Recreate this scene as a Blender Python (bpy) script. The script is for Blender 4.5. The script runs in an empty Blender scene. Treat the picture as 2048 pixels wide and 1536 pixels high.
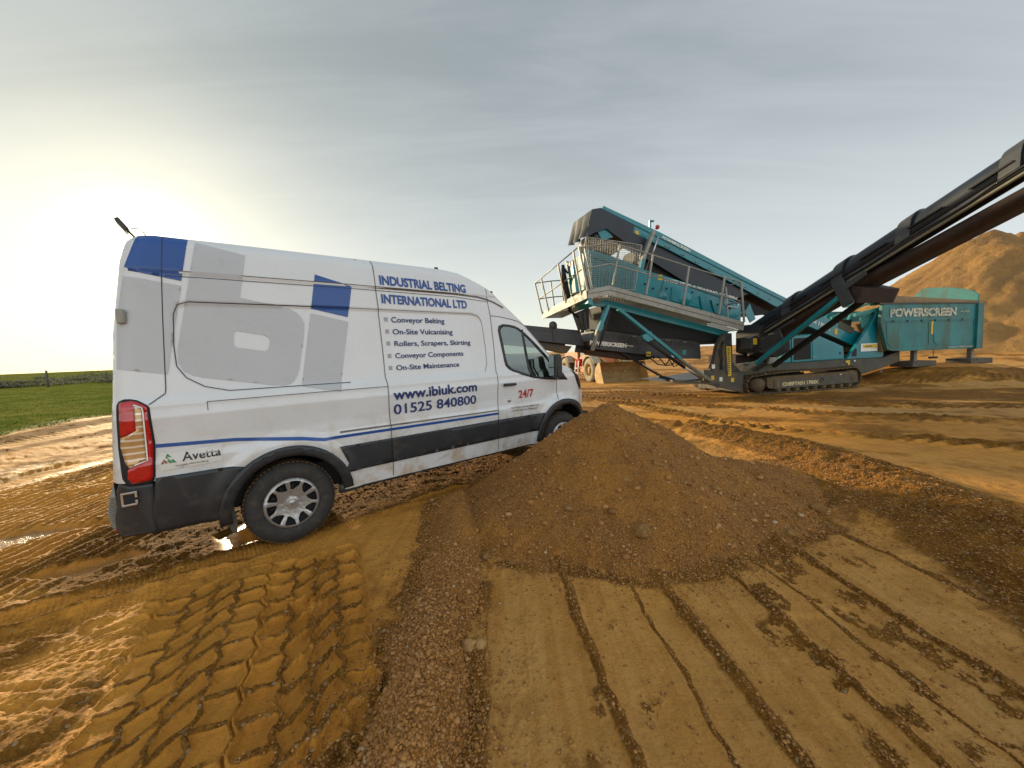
import bpy, bmesh, math, random
import numpy as np
from math import radians, sin, cos, pi, sqrt, atan2
from mathutils import Vector, Matrix
from mathutils.geometry import delaunay_2d_cdt

random.seed(7); rng = np.random.default_rng(7)
SC = bpy.context.scene
C = SC.collection

# ------------------------------------------------------------------ camera
cam_d = bpy.data.cameras.new('camera'); cam = bpy.data.objects.new('camera', cam_d); C.objects.link(cam)
R_ = Vector((0.99918063, -0.00322275, -0.04034463)); U_ = Vector((0.04047314, 0.07956162, 0.99600797)); F_ = Vector((0, 0.99682474, -0.07962686))
m = Matrix((( R_.x, U_.x, -F_.x, 0), (R_.y, U_.y, -F_.y, 0), (R_.z, U_.z, -F_.z, 1.545), (0, 0, 0, 1)))
cam.matrix_world = m
cam_d.sensor_width = 36.0; cam_d.lens = 36.0 * 769 / 2048
cam_d.clip_start = 0.05; cam_d.clip_end = 3000
SC.camera = cam

# ------------------------------------------------------------------ world and sun
SUN = Vector((-0.660, 0.722, 0.207)).normalized()
w = bpy.data.worlds.new('World'); SC.world = w; w.use_nodes = True
nt = w.node_tree; nt.nodes.clear()
def N(t, **k):
    n = nt.nodes.new(t)
    for a, b in k.items(): setattr(n, a, b)
    return n
def L(a, b): nt.links.new(a, b)
out = N('ShaderNodeOutputWorld'); bg = N('ShaderNodeBackground'); bg.inputs[1].default_value = 1.0
L(bg.outputs[0], out.inputs[0])
tc = N('ShaderNodeTexCoord'); sep = N('ShaderNodeSeparateXYZ'); L(tc.outputs['Generated'], sep.inputs[0])
def M(op, a, b=None, c=None, clamp=False):
    n = N('ShaderNodeMath', operation=op); n.use_clamp = clamp
    for i, v in enumerate((a, b, c)):
        if v is None: continue
        if isinstance(v, (int, float)): n.inputs[i].default_value = v
        else: L(v, n.inputs[i])
    return n.outputs[0]
def VM(op, a, b=None, out_i=0):
    n = N('ShaderNodeVectorMath', operation=op)
    for i, v in enumerate((a, b)):
        if v is None: continue
        if isinstance(v, (tuple, Vector)): n.inputs[i].default_value = tuple(v)
        else: L(v, n.inputs[i])
    return n.outputs[out_i]
def SCALE(v, s):
    n = N('ShaderNodeVectorMath', operation='SCALE')
    if isinstance(v, tuple): n.inputs[0].default_value = v
    else: L(v, n.inputs[0])
    if isinstance(s, (int, float)): n.inputs[3].default_value = s
    else: L(s, n.inputs[3])
    return n.outputs[0]
def MIXC(f, a, b):
    n = N('ShaderNodeMix', data_type='RGBA')
    if isinstance(f, (int, float)): n.inputs[0].default_value = f
    else: L(f, n.inputs[0])
    for i, v in ((6, a), (7, b)):
        if isinstance(v, tuple): n.inputs[i].default_value = (*v, 1)
        else: L(v, n.inputs[i])
    return n.outputs[2]
D = VM('NORMALIZE', tc.outputs['Generated'])
e = M('MAXIMUM', sep.outputs[2], 0.0)
ca = M('MAXIMUM', VM('DOT_PRODUCT', D, tuple(SUN), 1), 0.0)
# thin high cloud, projected on a layer overhead
inv = M('DIVIDE', 1.0, M('ADD', e, 0.12))
px_ = M('MULTIPLY', sep.outputs[0], inv); py_ = M('MULTIPLY', sep.outputs[1], inv)
cmb = N('ShaderNodeCombineXYZ'); L(px_, cmb.inputs[0]); L(py_, cmb.inputs[1])
mp = N('ShaderNodeMapping'); L(cmb.outputs[0], mp.inputs[0]); mp.inputs['Rotation'].default_value = (0, 0, radians(28)); mp.inputs['Scale'].default_value = (0.5, 1.0, 1)
ns = N('ShaderNodeTexNoise'); L(mp.outputs[0], ns.inputs[0]); ns.inputs['Scale'].default_value = 1.1; ns.inputs['Detail'].default_value = 7; ns.inputs['Roughness'].default_value = 0.52; ns.inputs['Distortion'].default_value = 0.9
mp2 = N('ShaderNodeMapping'); L(cmb.outputs[0], mp2.inputs[0]); mp2.inputs['Rotation'].default_value = (0, 0, radians(-40)); mp2.inputs['Scale'].default_value = (0.30, 1.7, 1)
ns2 = N('ShaderNodeTexNoise'); L(mp2.outputs[0], ns2.inputs[0]); ns2.inputs['Scale'].default_value = 2.2; ns2.inputs['Detail'].default_value = 9; ns2.inputs['Roughness'].default_value = 0.62; ns2.inputs['Distortion'].default_value = 0.6
cl = M('ADD', M('MULTIPLY', ns.outputs[0], 0.5), M('MULTIPLY', ns2.outputs[0], 0.5))
mr = N('ShaderNodeMapRange'); mr.interpolation_type = 'SMOOTHSTEP'; L(cl, mr.inputs[0]); mr.inputs[1].default_value = 0.36; mr.inputs[2].default_value = 0.66
cl = mr.outputs[0]
he = N('ShaderNodeMapRange'); he.interpolation_type = 'SMOOTHSTEP'; L(e, he.inputs[0]); he.inputs[1].default_value = -0.05; he.inputs[2].default_value = 0.60
base = MIXC(he.outputs[0], (0.56, 0.60, 0.60), (0.222, 0.254, 0.272))
cloudc = MIXC(he.outputs[0], (0.53, 0.555, 0.555), (0.355, 0.385, 0.405))
col = MIXC(M('MULTIPLY', cl, 0.7), base, cloudc)
g1 = SCALE((0.07, 0.067, 0.045), M('POWER', ca, 7.0))
g2 = SCALE((0.15, 0.14, 0.07), M('POWER', ca, 40.0))
g3 = SCALE((1.5, 1.4, 1.1), M('POWER', ca, 480.0))
gl = VM('ADD', VM('ADD', g1, g2), g3)
col = MIXC(M('MULTIPLY', M('POWER', ca, 2.0), 0.9), col, VM('MULTIPLY', col, (0.93, 0.915, 0.86)))
col = VM('ADD', col, gl)
# low warm band on the sun side
lowb = M('POWER', M('SUBTRACT', 1.0, M('MINIMUM', M('MULTIPLY', e, 3.2), 1.0)), 2.0)
col = VM('ADD', col, SCALE((0.10, 0.06, -0.10), M('MULTIPLY', lowb, M('POWER', ca, 2.0))))
# unseen sky behind the camera brightened to light the van's near side
bk = N('ShaderNodeMapRange'); bk.interpolation_type = 'SMOOTHSTEP'; L(VM('DOT_PRODUCT', D, (0.42, -0.88, 0.2), 1), bk.inputs[0]); bk.inputs[1].default_value = 0.0; bk.inputs[2].default_value = 0.95; bk.inputs[3].default_value = 1.0; bk.inputs[4].default_value = 2.2
col = SCALE(col, bk.outputs[0]); col = MIXC(M('SUBTRACT', M('MULTIPLY', bk.outputs[0], 0.69), 0.69), col, VM('MULTIPLY', col, (1.02, 0.99, 0.97)))
sky = N('ShaderNodeTexSky', sky_type='NISHITA'); sky.sun_disc = False; sky.sun_elevation = radians(12.0); sky.sun_rotation = atan2(SUN.x, SUN.y)
col = VM('ADD', col, SCALE(sky.outputs[0], 0.012))
L(col, bg.inputs[0])

sl = bpy.data.lights.new('sun', 'SUN'); so = bpy.data.objects.new('sun', sl); C.objects.link(so)
sl.energy = 4.6; sl.angle = radians(3.0); sl.color = (1.0, 0.80, 0.50)
so.rotation_euler = (-SUN).to_track_quat('-Z', 'Y').to_euler()
SC.view_settings.view_transform = 'Standard'; SC.view_settings.look = 'None'; SC.view_settings.exposure = 0.50; SC.view_settings.gamma = 1.0

# ------------------------------------------------------------------ material helpers
def nodes(name):
    global nt
    mt = bpy.data.materials.new(name); mt.use_nodes = True; nt = mt.node_tree
    return mt, nt.nodes['Principled BSDF']
def noise(scale, detail=5, rough=0.55, vec=None, dist=0.0):
    n = N('ShaderNodeTexNoise'); n.inputs['Scale'].default_value = scale; n.inputs['Detail'].default_value = detail
    n.inputs['Roughness'].default_value = rough; n.inputs['Distortion'].default_value = dist
    if vec is not None: L(vec, n.inputs[0])
    return n.outputs[0]
def ramp(v, a, b, lo=0.0, hi=1.0, smooth=True):
    n = N('ShaderNodeMapRange');
    if smooth: n.interpolation_type = 'SMOOTHSTEP'
    L(v, n.inputs[0]); n.inputs[1].default_value = a; n.inputs[2].default_value = b; n.inputs[3].default_value = lo; n.inputs[4].default_value = hi
    return n.outputs[0]
def bump(h, s, d, p=None):
    n = N('ShaderNodeBump'); n.inputs['Strength'].default_value = s; n.inputs['Distance'].default_value = d; L(h, n.inputs['Height'])
    if p is not None: L(p, n.inputs['Normal'])
    return n.outputs[0]
def paint(name, col, rough=0.4, metal=0.0, coat=0.0, dirt=0.0, dirtcol=(0.20, 0.12, 0.05), scale=3.0, vary=0.12, zfade=None, bmp=0.0, streak=False):
    """painted or plain surface with uneven tone and (optional) mud film whose patches have a shape of their own"""
    mt, p = nodes(name)
    o = N('ShaderNodeTexCoord').outputs['Object']
    n1 = noise(scale, 6, 0.6, o)
    base_ = MIXC(ramp(n1, 0.3, 0.7, 0, 1), tuple(c * (1 - vary) for c in col), tuple(min(1, c * (1 + vary)) for c in col))
    f = None
    if dirt > 0:
        v = o
        if streak:
            mpn = N('ShaderNodeMapping'); L(o, mpn.inputs[0]); mpn.inputs['Scale'].default_value = (1, 1, 0.18); v = mpn.outputs[0]
        n2 = noise(scale * 2.3, 9, 0.68, v, 0.4)
        f = ramp(n2, 0.62 - dirt * 0.4, 0.78 - dirt * 0.2, 0, min(1, dirt + 0.25))
        if zfade:
            s = N('ShaderNodeSeparateXYZ'); L(o, s.inputs[0])
            f = M('MULTIPLY', f, ramp(s.outputs[2], zfade[0], zfade[1], 1.0, zfade[2] if len(zfade) > 2 else 0.0))
        base_ = MIXC(f, base_, dirtcol)
        L(M('ADD', M('MULTIPLY', f, 0.9 - rough), rough, clamp=True), p.inputs['Roughness'])
    else:
        L(M('ADD', M('MULTIPLY', n1, 0.15), rough - 0.07, clamp=True), p.inputs['Roughness'])
    L(base_, p.inputs['Base Color']); p.inputs['Metallic'].default_value = metal
    p.inputs['Coat Weight'].default_value = coat; p.inputs['Coat Roughness'].default_value = 0.08
    if bmp > 0: L(bump(noise(scale * 14, 4, 0.6, o), 0.5, bmp), p.inputs['Normal'])
    return mt

MAT = {}
MAT['white'] = paint('white_van_paint', (0.66, 0.675, 0.69), 0.26, coat=0.5, dirt=0.55, dirtcol=(0.40, 0.29, 0.16), scale=2.1, vary=0.02, zfade=(0.35, 1.35, 0.06))
MAT['blue'] = paint('blue_vinyl', (0.016, 0.075, 0.285), 0.25, vary=0.04)
MAT['navy'] = paint('navy_lettering', (0.014, 0.032, 0.14), 0.4, vary=0.04)
MAT['bluetext'] = paint('blue_lettering', (0.02, 0.075, 0.28), 0.4, vary=0.04)
MAT['grey'] = paint('silver_grey_vinyl', (0.46, 0.472, 0.49), 0.28, vary=0.03)
MAT['greysq'] = paint('grey_square_vinyl', (0.33, 0.33, 0.35), 0.4, vary=0.03)
MAT['red'] = paint('red_lettering', (0.42, 0.010, 0.02), 0.4, vary=0.04)
MAT['black_txt'] = paint('black_lettering', (0.02, 0.02, 0.025), 0.5)
MAT['sticker'] = paint('sticker_film', (0.66, 0.65, 0.62), 0.35, vary=0.02)
MAT['green_dec'] = paint('green_decal', (0.03, 0.2, 0.06), 0.4)
MAT['brown_dec'] = paint('brown_decal', (0.25, 0.08, 0.04), 0.4)
MAT['clad'] = paint('black_plastic', (0.020, 0.023, 0.027), 0.42, dirt=0.3, dirtcol=(0.10, 0.075, 0.05), scale=3, zfade=(0.3, 0.9, 0.35), bmp=0.0006)
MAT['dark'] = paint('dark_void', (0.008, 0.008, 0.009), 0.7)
MAT['seam'] = paint('panel_gap_and_edge_shade', (0.03, 0.03, 0.035), 0.6)  # near-black for panel gaps and for shade drawn along pressed edges
MAT['crease_shade'] = paint('painted_crease_shade', (0.13, 0.115, 0.10), 0.5)  # brown-grey that paints crease shade onto the white body
MAT['rubber'] = paint('tyre_rubber', (0.028, 0.027, 0.026), 0.75, dirt=0.35, dirtcol=(0.11, 0.075, 0.035), scale=9, vary=0.2, bmp=0.0015)
MAT['rubber_mud'] = paint('muddy_tread', (0.055, 0.038, 0.02), 0.85, dirt=0.7, dirtcol=(0.14, 0.085, 0.035), scale=14, vary=0.3, bmp=0.004)
MAT['hub'] = paint('silver_wheel_cover', (0.42, 0.41, 0.40), 0.34, metal=0.65, dirt=0.3, dirtcol=(0.16, 0.12, 0.08), scale=8)
MAT['redlens'] = paint('red_lens', (0.45, 0.006, 0.012), 0.12, coat=0.8, scale=30)
MAT['chrome'] = paint('grey_metal', (0.5, 0.5, 0.5), 0.3, metal=0.9)
MAT['interior'] = paint('dark_interior', (0.045, 0.047, 0.05), 0.7)
MAT['seatfab'] = paint('grey_fabric', (0.07, 0.07, 0.075), 0.9)
MAT['teal'] = paint('teal_paint', (0.002, 0.185, 0.225), 0.34, coat=0.2, dirt=0.2, dirtcol=(0.16, 0.13, 0.07), scale=1.2, vary=0.12, streak=True)
MAT['tealdirty'] = paint('stained_teal_paint', (0.008, 0.17, 0.175), 0.5, dirt=0.5, dirtcol=(0.115, 0.115, 0.06), scale=0.9, vary=0.2, streak=True)
MAT['teallight'] = paint('light_teal_paint', (0.04, 0.235, 0.215), 0.5, dirt=0.3, dirtcol=(0.26, 0.24, 0.15), scale=2, vary=0.15)  # paler teal for the feeder frame and plates
MAT['dgrey'] = paint('dark_grey_paint', (0.035, 0.040, 0.047), 0.45, dirt=0.28, dirtcol=(0.12, 0.09, 0.05), scale=1.6, vary=0.2)
MAT['dgreymud'] = paint('muddy_grey_paint', (0.055, 0.055, 0.05), 0.6, dirt=0.6, dirtcol=(0.13, 0.095, 0.045), scale=1.8, vary=0.25)
MAT['blacksheet'] = paint('black_rubber_sheet', (0.006, 0.012, 0.022), 0.42, dirt=0.06, dirtcol=(0.06, 0.05, 0.035), scale=1.2, vary=0.3)
MAT['beltbrown'] = paint('dusty_conveyor_belt', (0.030, 0.018, 0.014), 0.8, dirt=0.4, dirtcol=(0.065, 0.036, 0.022), scale=1.5, vary=0.3)
MAT['galv'] = paint('galvanised_steel', (0.30, 0.30, 0.27), 0.55, metal=0.25, dirt=0.35, dirtcol=(0.22, 0.17, 0.10), scale=2.5, vary=0.12)
MAT['lite'] = paint('worn_steel_leg', (0.17, 0.165, 0.13), 0.55, dirt=0.5, dirtcol=(0.15, 0.12, 0.07), scale=2.5)
MAT['mudtrack'] = paint('muddy_track_steel', (0.07, 0.055, 0.035), 0.8, dirt=0.75, dirtcol=(0.15, 0.095, 0.04), scale=3, vary=0.3, bmp=0.01)
MAT['sandbrown'] = paint('caked_sand', (0.20, 0.125, 0.055), 0.9, dirt=0.6, dirtcol=(0.27, 0.165, 0.07), scale=1.5, vary=0.2, bmp=0.01)
MAT['yellow'] = paint('yellow_sticker', (0.62, 0.42, 0.03), 0.5, scale=20, vary=0.2)
MAT['signwhite'] = paint('white_sticker', (0.72, 0.72, 0.66), 0.5)
MAT['mtext'] = paint('white_lettering', (0.72, 0.72, 0.68), 0.5, dirt=0.25, dirtcol=(0.3, 0.25, 0.13), scale=6)
MAT['mtextworn'] = paint('worn_white_lettering', (0.66, 0.62, 0.48), 0.6, dirt=0.6, dirtcol=(0.10, 0.14, 0.10), scale=5)
MAT['ttext'] = paint('worn_cream_lettering', (0.62, 0.52, 0.28), 0.6, dirt=0.45, dirtcol=(0.16, 0.11, 0.05), scale=9)
MAT['curtain'] = paint('worn_rubber_curtain', (0.030, 0.031, 0.028), 0.42, dirt=0.35, dirtcol=(0.085, 0.078, 0.05), scale=2.5, vary=0.3)
MAT['loaderorange'] = paint('orange_paint', (0.50, 0.13, 0.02), 0.5, dirt=0.4, dirtcol=(0.32, 0.20, 0.08), scale=2)
MAT['loaderyellow'] = paint('dusty_yellow_paint', (0.46, 0.27, 0.07), 0.6, dirt=0.5, dirtcol=(0.36, 0.23, 0.10), scale=2)
MAT['bucket'] = paint('muddy_bucket_steel', (0.28, 0.17, 0.07), 0.7, dirt=0.6, dirtcol=(0.38, 0.24, 0.10), scale=1.6, vary=0.25)
MAT['loadertyre'] = paint('dusty_tyre_rubber', (0.36, 0.31, 0.22), 0.9, dirt=0.4, dirtcol=(0.26, 0.19, 0.10), scale=3)
MAT['loadertread'] = paint('dusty_tread', (0.06, 0.045, 0.03), 0.9, dirt=0.4, dirtcol=(0.14, 0.10, 0.05), scale=4)
MAT['redlamp'] = paint('red_beacon', (0.35, 0.03, 0.02), 0.35)
MAT['wood'] = paint('weathered_wood', (0.10, 0.085, 0.065), 0.9, scale=8, vary=0.3, bmp=0.004)
MAT['clodm'] = paint('brown_clod', (0.25, 0.125, 0.03), 0.9, scale=18, vary=0.3, bmp=0.008)
MAT['rockm'] = paint('sandy_clod', (0.40, 0.225, 0.075), 0.9, scale=18, vary=0.25, bmp=0.006)

# glass: thin tinted pane, clear enough to see through, with a mirror coat
def glass(name, tint, mixf=0.13):
    mt, p = nodes(name); o_ = [n for n in nt.nodes if n.type == 'OUTPUT_MATERIAL'][0]
    tr = N('ShaderNodeBsdfTransparent'); tr.inputs[0].default_value = (*tint, 1)
    gl_ = N('ShaderNodeBsdfGlossy'); gl_.inputs['Roughness'].default_value = 0.02; gl_.inputs[0].default_value = (0.9, 1, 1, 1)
    fr = N('ShaderNodeFresnel'); fr.inputs[0].default_value = 1.5
    mx = N('ShaderNodeMixShader'); L(M('ADD', fr.outputs[0], mixf, clamp=True), mx.inputs[0]); L(tr.outputs[0], mx.inputs[1]); L(gl_.outputs[0], mx.inputs[2]); L(mx.outputs[0], o_.inputs[0])
    return mt
MAT['glass'] = glass('window_glass', (0.50, 0.58, 0.56), 0.10)
MAT['clearlens'] = glass('clear_lens', (0.8, 0.75, 0.7), 0.1)
mt, p = nodes('lamp_reflector'); o = N('ShaderNodeTexCoord').outputs['Object']
wv = N('ShaderNodeTexWave'); wv.bands_direction = 'Z'; wv.inputs['Scale'].default_value = 7.0; wv.inputs['Distortion'].default_value = 0.5; L(o, wv.inputs[0])
L(MIXC(ramp(wv.outputs[1], 0.7, 0.95), (0.50, 0.30, 0.13), (0.78, 0.70, 0.60)), p.inputs['Base Color']); p.inputs['Roughness'].default_value = 0.2; p.inputs['Metallic'].default_value = 0.3
p.inputs['Coat Weight'].default_value = 0.7
MAT['reflector'] = mt
mt, p = nodes('mirror_glass'); p.inputs['Base Color'].default_value = (0.6, 0.65, 0.62, 1); p.inputs['Metallic'].default_value = 1; p.inputs['Roughness'].default_value = 0.04
MAT['mirror'] = mt

# soil material driven by mesh attributes (kind of soil, looseness, wetness, turf)
def soil(name):
    mt, p = nodes(name)
    at = N('ShaderNodeAttribute'); at.attribute_name = 'soil'
    s = N('ShaderNodeSeparateColor'); L(at.outputs['Color'], s.inputs[0])
    loose, wet, turf = s.outputs[0], s.outputs[1], s.outputs[2]
    at2 = N('ShaderNodeAttribute'); at2.attribute_name = 'tone'; tone = at2.outputs['Fac']
    o = N('ShaderNodeTexCoord').outputs['Object']
    big = noise(0.35, 5, 0.6, o); mid = noise(3.0, 8, 0.65, o, 0.3); fine = noise(42.0, 6, 0.7, o)
    mp = N('ShaderNodeMapping'); L(o, mp.inputs[0]); mp.inputs['Rotation'].default_value = (0, 0, radians(3.6)); mp.inputs['Scale'].default_value = (9, 0.5, 1)
    strk = noise(1.6, 6, 0.65, mp.outputs[0])
    clay = MIXC(ramp(big, 0.35, 0.65), (0.54, 0.232, 0.036), (0.62, 0.278, 0.040))
    clay = MIXC(tone, clay, (0.52, 0.298, 0.100))
    clay = MIXC(ramp(noise(17, 6, 0.7, o), 0.5, 0.75, 0, 0.4), clay, (0.39, 0.165, 0.028))
    clay = MIXC(ramp(strk, 0.42, 0.64, 0, 0.6), clay, (0.42, 0.182, 0.034))
    clay = MIXC(ramp(mid, 0.42, 0.72, 0, 0.5), clay, (0.31, 0.135, 0.020))
    crumb = MIXC(ramp(mid, 0.35, 0.65), (0.145, 0.060, 0.009), (0.265, 0.115, 0.016))
    vo = N('ShaderNodeTexVoronoi'); vo.inputs['Scale'].default_value = 70; vo.inputs['Randomness'].default_value = 1; L(o, vo.inputs[0])
    vs = N('ShaderNodeSeparateColor'); L(vo.outputs['Color'], vs.inputs[0])
    crumb = MIXC(ramp(vs.outputs[0], 0.55, 1.0, 0, 0.75), crumb, (0.36, 0.175, 0.035))
    crumb = MIXC(ramp(vs.outputs[1], 0.93, 1.0, 0, 0.8), crumb, (0.42, 0.30, 0.18))
    lf = ramp(M('ADD', loose, M('MULTIPLY', M('SUBTRACT', mid, 0.5), 0.9)), 0.30, 0.62)
    colr = MIXC(lf, clay, crumb)
    grass = MIXC(ramp(noise(1.3, 6, 0.6, o), 0.35, 0.65), (0.100, 0.125, 0.020), (0.190, 0.190, 0.042))
    grass = MIXC(ramp(noise(0.25, 3, 0.5, o), 0.5, 0.75, 0, 0.6), grass, (0.23, 0.21, 0.05))
    tf = ramp(M('ADD', turf, M('MULTIPLY', M('SUBTRACT', noise(2.2, 6, 0.65, o), 0.5), 0.8)), 0.35, 0.6)
    colr = MIXC(tf, colr, grass)
    colr = MIXC(M('MULTIPLY', wet, 0.55), colr, (0.105, 0.058, 0.020))
    L(colr, p.inputs['Base Color'])
    rg = M('SUBTRACT', ramp(lf, 0, 1, 0.72, 0.92, False), M('MULTIPLY', wet, 0.66))
    L(M('MAXIMUM', rg, 0.05), p.inputs['Roughness'])
    L(M('MULTIPLY', M('ADD', M('MULTIPLY', wet, 0.40), 0.14), M('SUBTRACT', 1.0, turf, clamp=True)), p.inputs['Specular IOR Level'])
    dry = M('MULTIPLY', M('SUBTRACT', 1.0, M('MULTIPLY', wet, 0.93)), M('SUBTRACT', 1.0, M('MULTIPLY', turf, 0.75)))
    h1 = M('MULTIPLY', M('ADD', M('MULTIPLY', vo.outputs['Distance'], -0.7), fine), M('MULTIPLY', dry, ramp(lf, 0, 1, 0.34, 1.0, False)))
    n1 = bump(h1, 1.0, 0.016)
    h2 = M('MULTIPLY', M('ADD', noise(9.0, 8, 0.7, o), M('MULTIPLY', strk, 0.3)), dry)
    n2 = bump(h2, 0.8, 0.04, n1)
    L(n2, p.inputs['Normal'])
    return mt
MAT['soil'] = soil('sandy_clay_soil')
def gravel(name):
    mt, p = nodes(name)
    o = N('ShaderNodeTexCoord').outputs['Object']
    vo = N('ShaderNodeTexVoronoi'); vo.inputs['Scale'].default_value = 62; L(o, vo.inputs[0])
    vo2 = N('ShaderNodeTexVoronoi'); vo2.inputs['Scale'].default_value = 120; L(o, vo2.inputs[0])
    vs = N('ShaderNodeSeparateColor'); L(vo2.outputs['Color'], vs.inputs[0])
    mid = noise(2.2, 6, 0.6, o)
    c1 = MIXC(ramp(mid, 0.35, 0.68), (0.26, 0.105, 0.014), (0.43, 0.178, 0.020))
    c1 = MIXC(ramp(vs.outputs[0], 0.5, 1.0, 0, 0.8), c1, (0.37, 0.18, 0.042))
    c1 = MIXC(ramp(vs.outputs[1], 0.975, 1.0, 0, 0.8), c1, (0.46, 0.36, 0.24))
    L(c1, p.inputs['Base Color']); p.inputs['Roughness'].default_value = 0.9
    n1 = bump(M('ADD', M('MULTIPLY', vo2.outputs['Distance'], -1.0), noise(90, 4, 0.7, o)), 1.0, 0.008)
    n2 = bump(M('MULTIPLY', vo.outputs['Distance'], -1.0), 0.8, 0.014, n1)
    L(bump(noise(14, 7, 0.7, o), 0.6, 0.03, n2), p.inputs['Normal'])
    return mt
MAT['gravel'] = gravel('brown_gravel')
def pebble(name):
    mt, p = nodes(name)
    g_ = N('ShaderNodeNewGeometry')
    cr = N('ShaderNodeValToRGB'); L(g_.outputs['Random Per Island'], cr.inputs[0])
    el = cr.color_ramp.elements; el[0].position = 0; el[0].color = (0.19, 0.078, 0.014, 1); el[1].position = 1; el[1].color = (0.42, 0.31, 0.19, 1)
    for ps, c_ in ((0.35, (0.30, 0.130, 0.024)), (0.80, (0.39, 0.18, 0.042)), (0.985, (0.42, 0.22, 0.08))):
        q = el.new(ps); q.color = (*c_, 1)
    L(cr.outputs[0], p.inputs['Base Color']); p.inputs['Roughness'].default_value = 0.75
    return mt
MAT['pebble'] = pebble('brown_pebbles')
def leafm(name, c0, c1):
    mt, p = nodes(name)
    g_ = N('ShaderNodeNewGeometry')
    L(MIXC(g_.outputs['Random Per Island'], c0, c1), p.inputs['Base Color']); p.inputs['Roughness'].default_value = 0.9
    p.inputs['Specular IOR Level'].default_value = 0.1
    o_ = [n for n in nt.nodes if n.type == 'OUTPUT_MATERIAL'][0]
    tl = N('ShaderNodeBsdfTranslucent'); L(MIXC(g_.outputs['Random Per Island'], c0, c1), tl.inputs[0])
    mx = N('ShaderNodeMixShader'); mx.inputs[0].default_value = 0.3; L(p.outputs[0], mx.inputs[1]); L(tl.outputs[0], mx.inputs[2]); L(mx.outputs[0], o_.inputs[0])
    return mt
MAT['grass'] = leafm('grass_blades', (0.090, 0.115, 0.018), (0.170, 0.175, 0.038))
MAT['scrub'] = leafm('haze_paled_scrub_leaves', (0.095, 0.105, 0.060), (0.19, 0.18, 0.11))  # leaf colours lightened to imitate haze over the distance
def sandm(name):
    mt, p = nodes(name); o = N('ShaderNodeTexCoord').outputs['Object']
    a = noise(0.12, 6, 0.6, o); b = noise(0.9, 9, 0.7, o, 0.5); c_ = noise(6, 6, 0.7, o)
    k = MIXC(ramp(a, 0.4, 0.62), (0.60, 0.32, 0.095), (0.48, 0.255, 0.085))
    k = MIXC(ramp(b, 0.50, 0.8, 0, 0.5), k, (0.33, 0.185, 0.070))
    L(k, p.inputs['Base Color']); p.inputs['Roughness'].default_value = 0.95
    L(bump(c_, 1.0, 0.35, bump(b, 1.0, 1.4)), p.inputs['Normal'])
    return mt
MAT['sand'] = sandm('quarry_sand')

# ------------------------------------------------------------------ object helpers
def tag(o, label=None, cat=None, group=None, kind=None):
    if label: o['label'] = label
    if cat: o['category'] = cat
    if group: o['group'] = group
    if kind: o['kind'] = kind
    return o
def empty(name, loc, rz=0):
    o = bpy.data.objects.new(name, None); C.objects.link(o); o.location = loc; o.rotation_euler = (0, 0, rz); o.empty_display_size = 0.3
    return o
def mesh(name, V, F, mat, parent=None, smooth=False, angle=None):
    me = bpy.data.meshes.new(name); me.from_pydata([tuple(map(float, v)) for v in V], [], [tuple(int(i) for i in f) for f in F])
    mats = mat if isinstance(mat, (list, tuple)) else [mat]
    for q in mats: me.materials.append(MAT[q] if isinstance(q, str) else q)
    if smooth: me.polygons.foreach_set('use_smooth', [True] * len(me.polygons))
    o = bpy.data.objects.new(name, me); C.objects.link(o)
    if parent: o.parent = parent
    return o
def npmesh(name, V, F, mat, parent=None, smooth=True):
    """fast mesh from numpy arrays; F is (n,3) or (n,4)"""
    me = bpy.data.meshes.new(name); V = np.asarray(V, np.float32); F = np.asarray(F, np.int32); k = F.shape[1]
    me.vertices.add(len(V)); me.vertices.foreach_set('co', V.ravel())
    me.loops.add(F.size); me.loops.foreach_set('vertex_index', F.ravel())
    me.polygons.add(len(F)); me.polygons.foreach_set('loop_start', np.arange(0, F.size, k, dtype=np.int32)); me.polygons.foreach_set('loop_total', np.full(len(F), k, np.int32))
    me.update(calc_edges=True)
    me.polygons.foreach_set('use_smooth', np.full(len(F), smooth))
    me.materials.append(MAT[mat]); o = bpy.data.objects.new(name, me); C.objects.link(o)
    if parent: o.parent = parent
    return o
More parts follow.
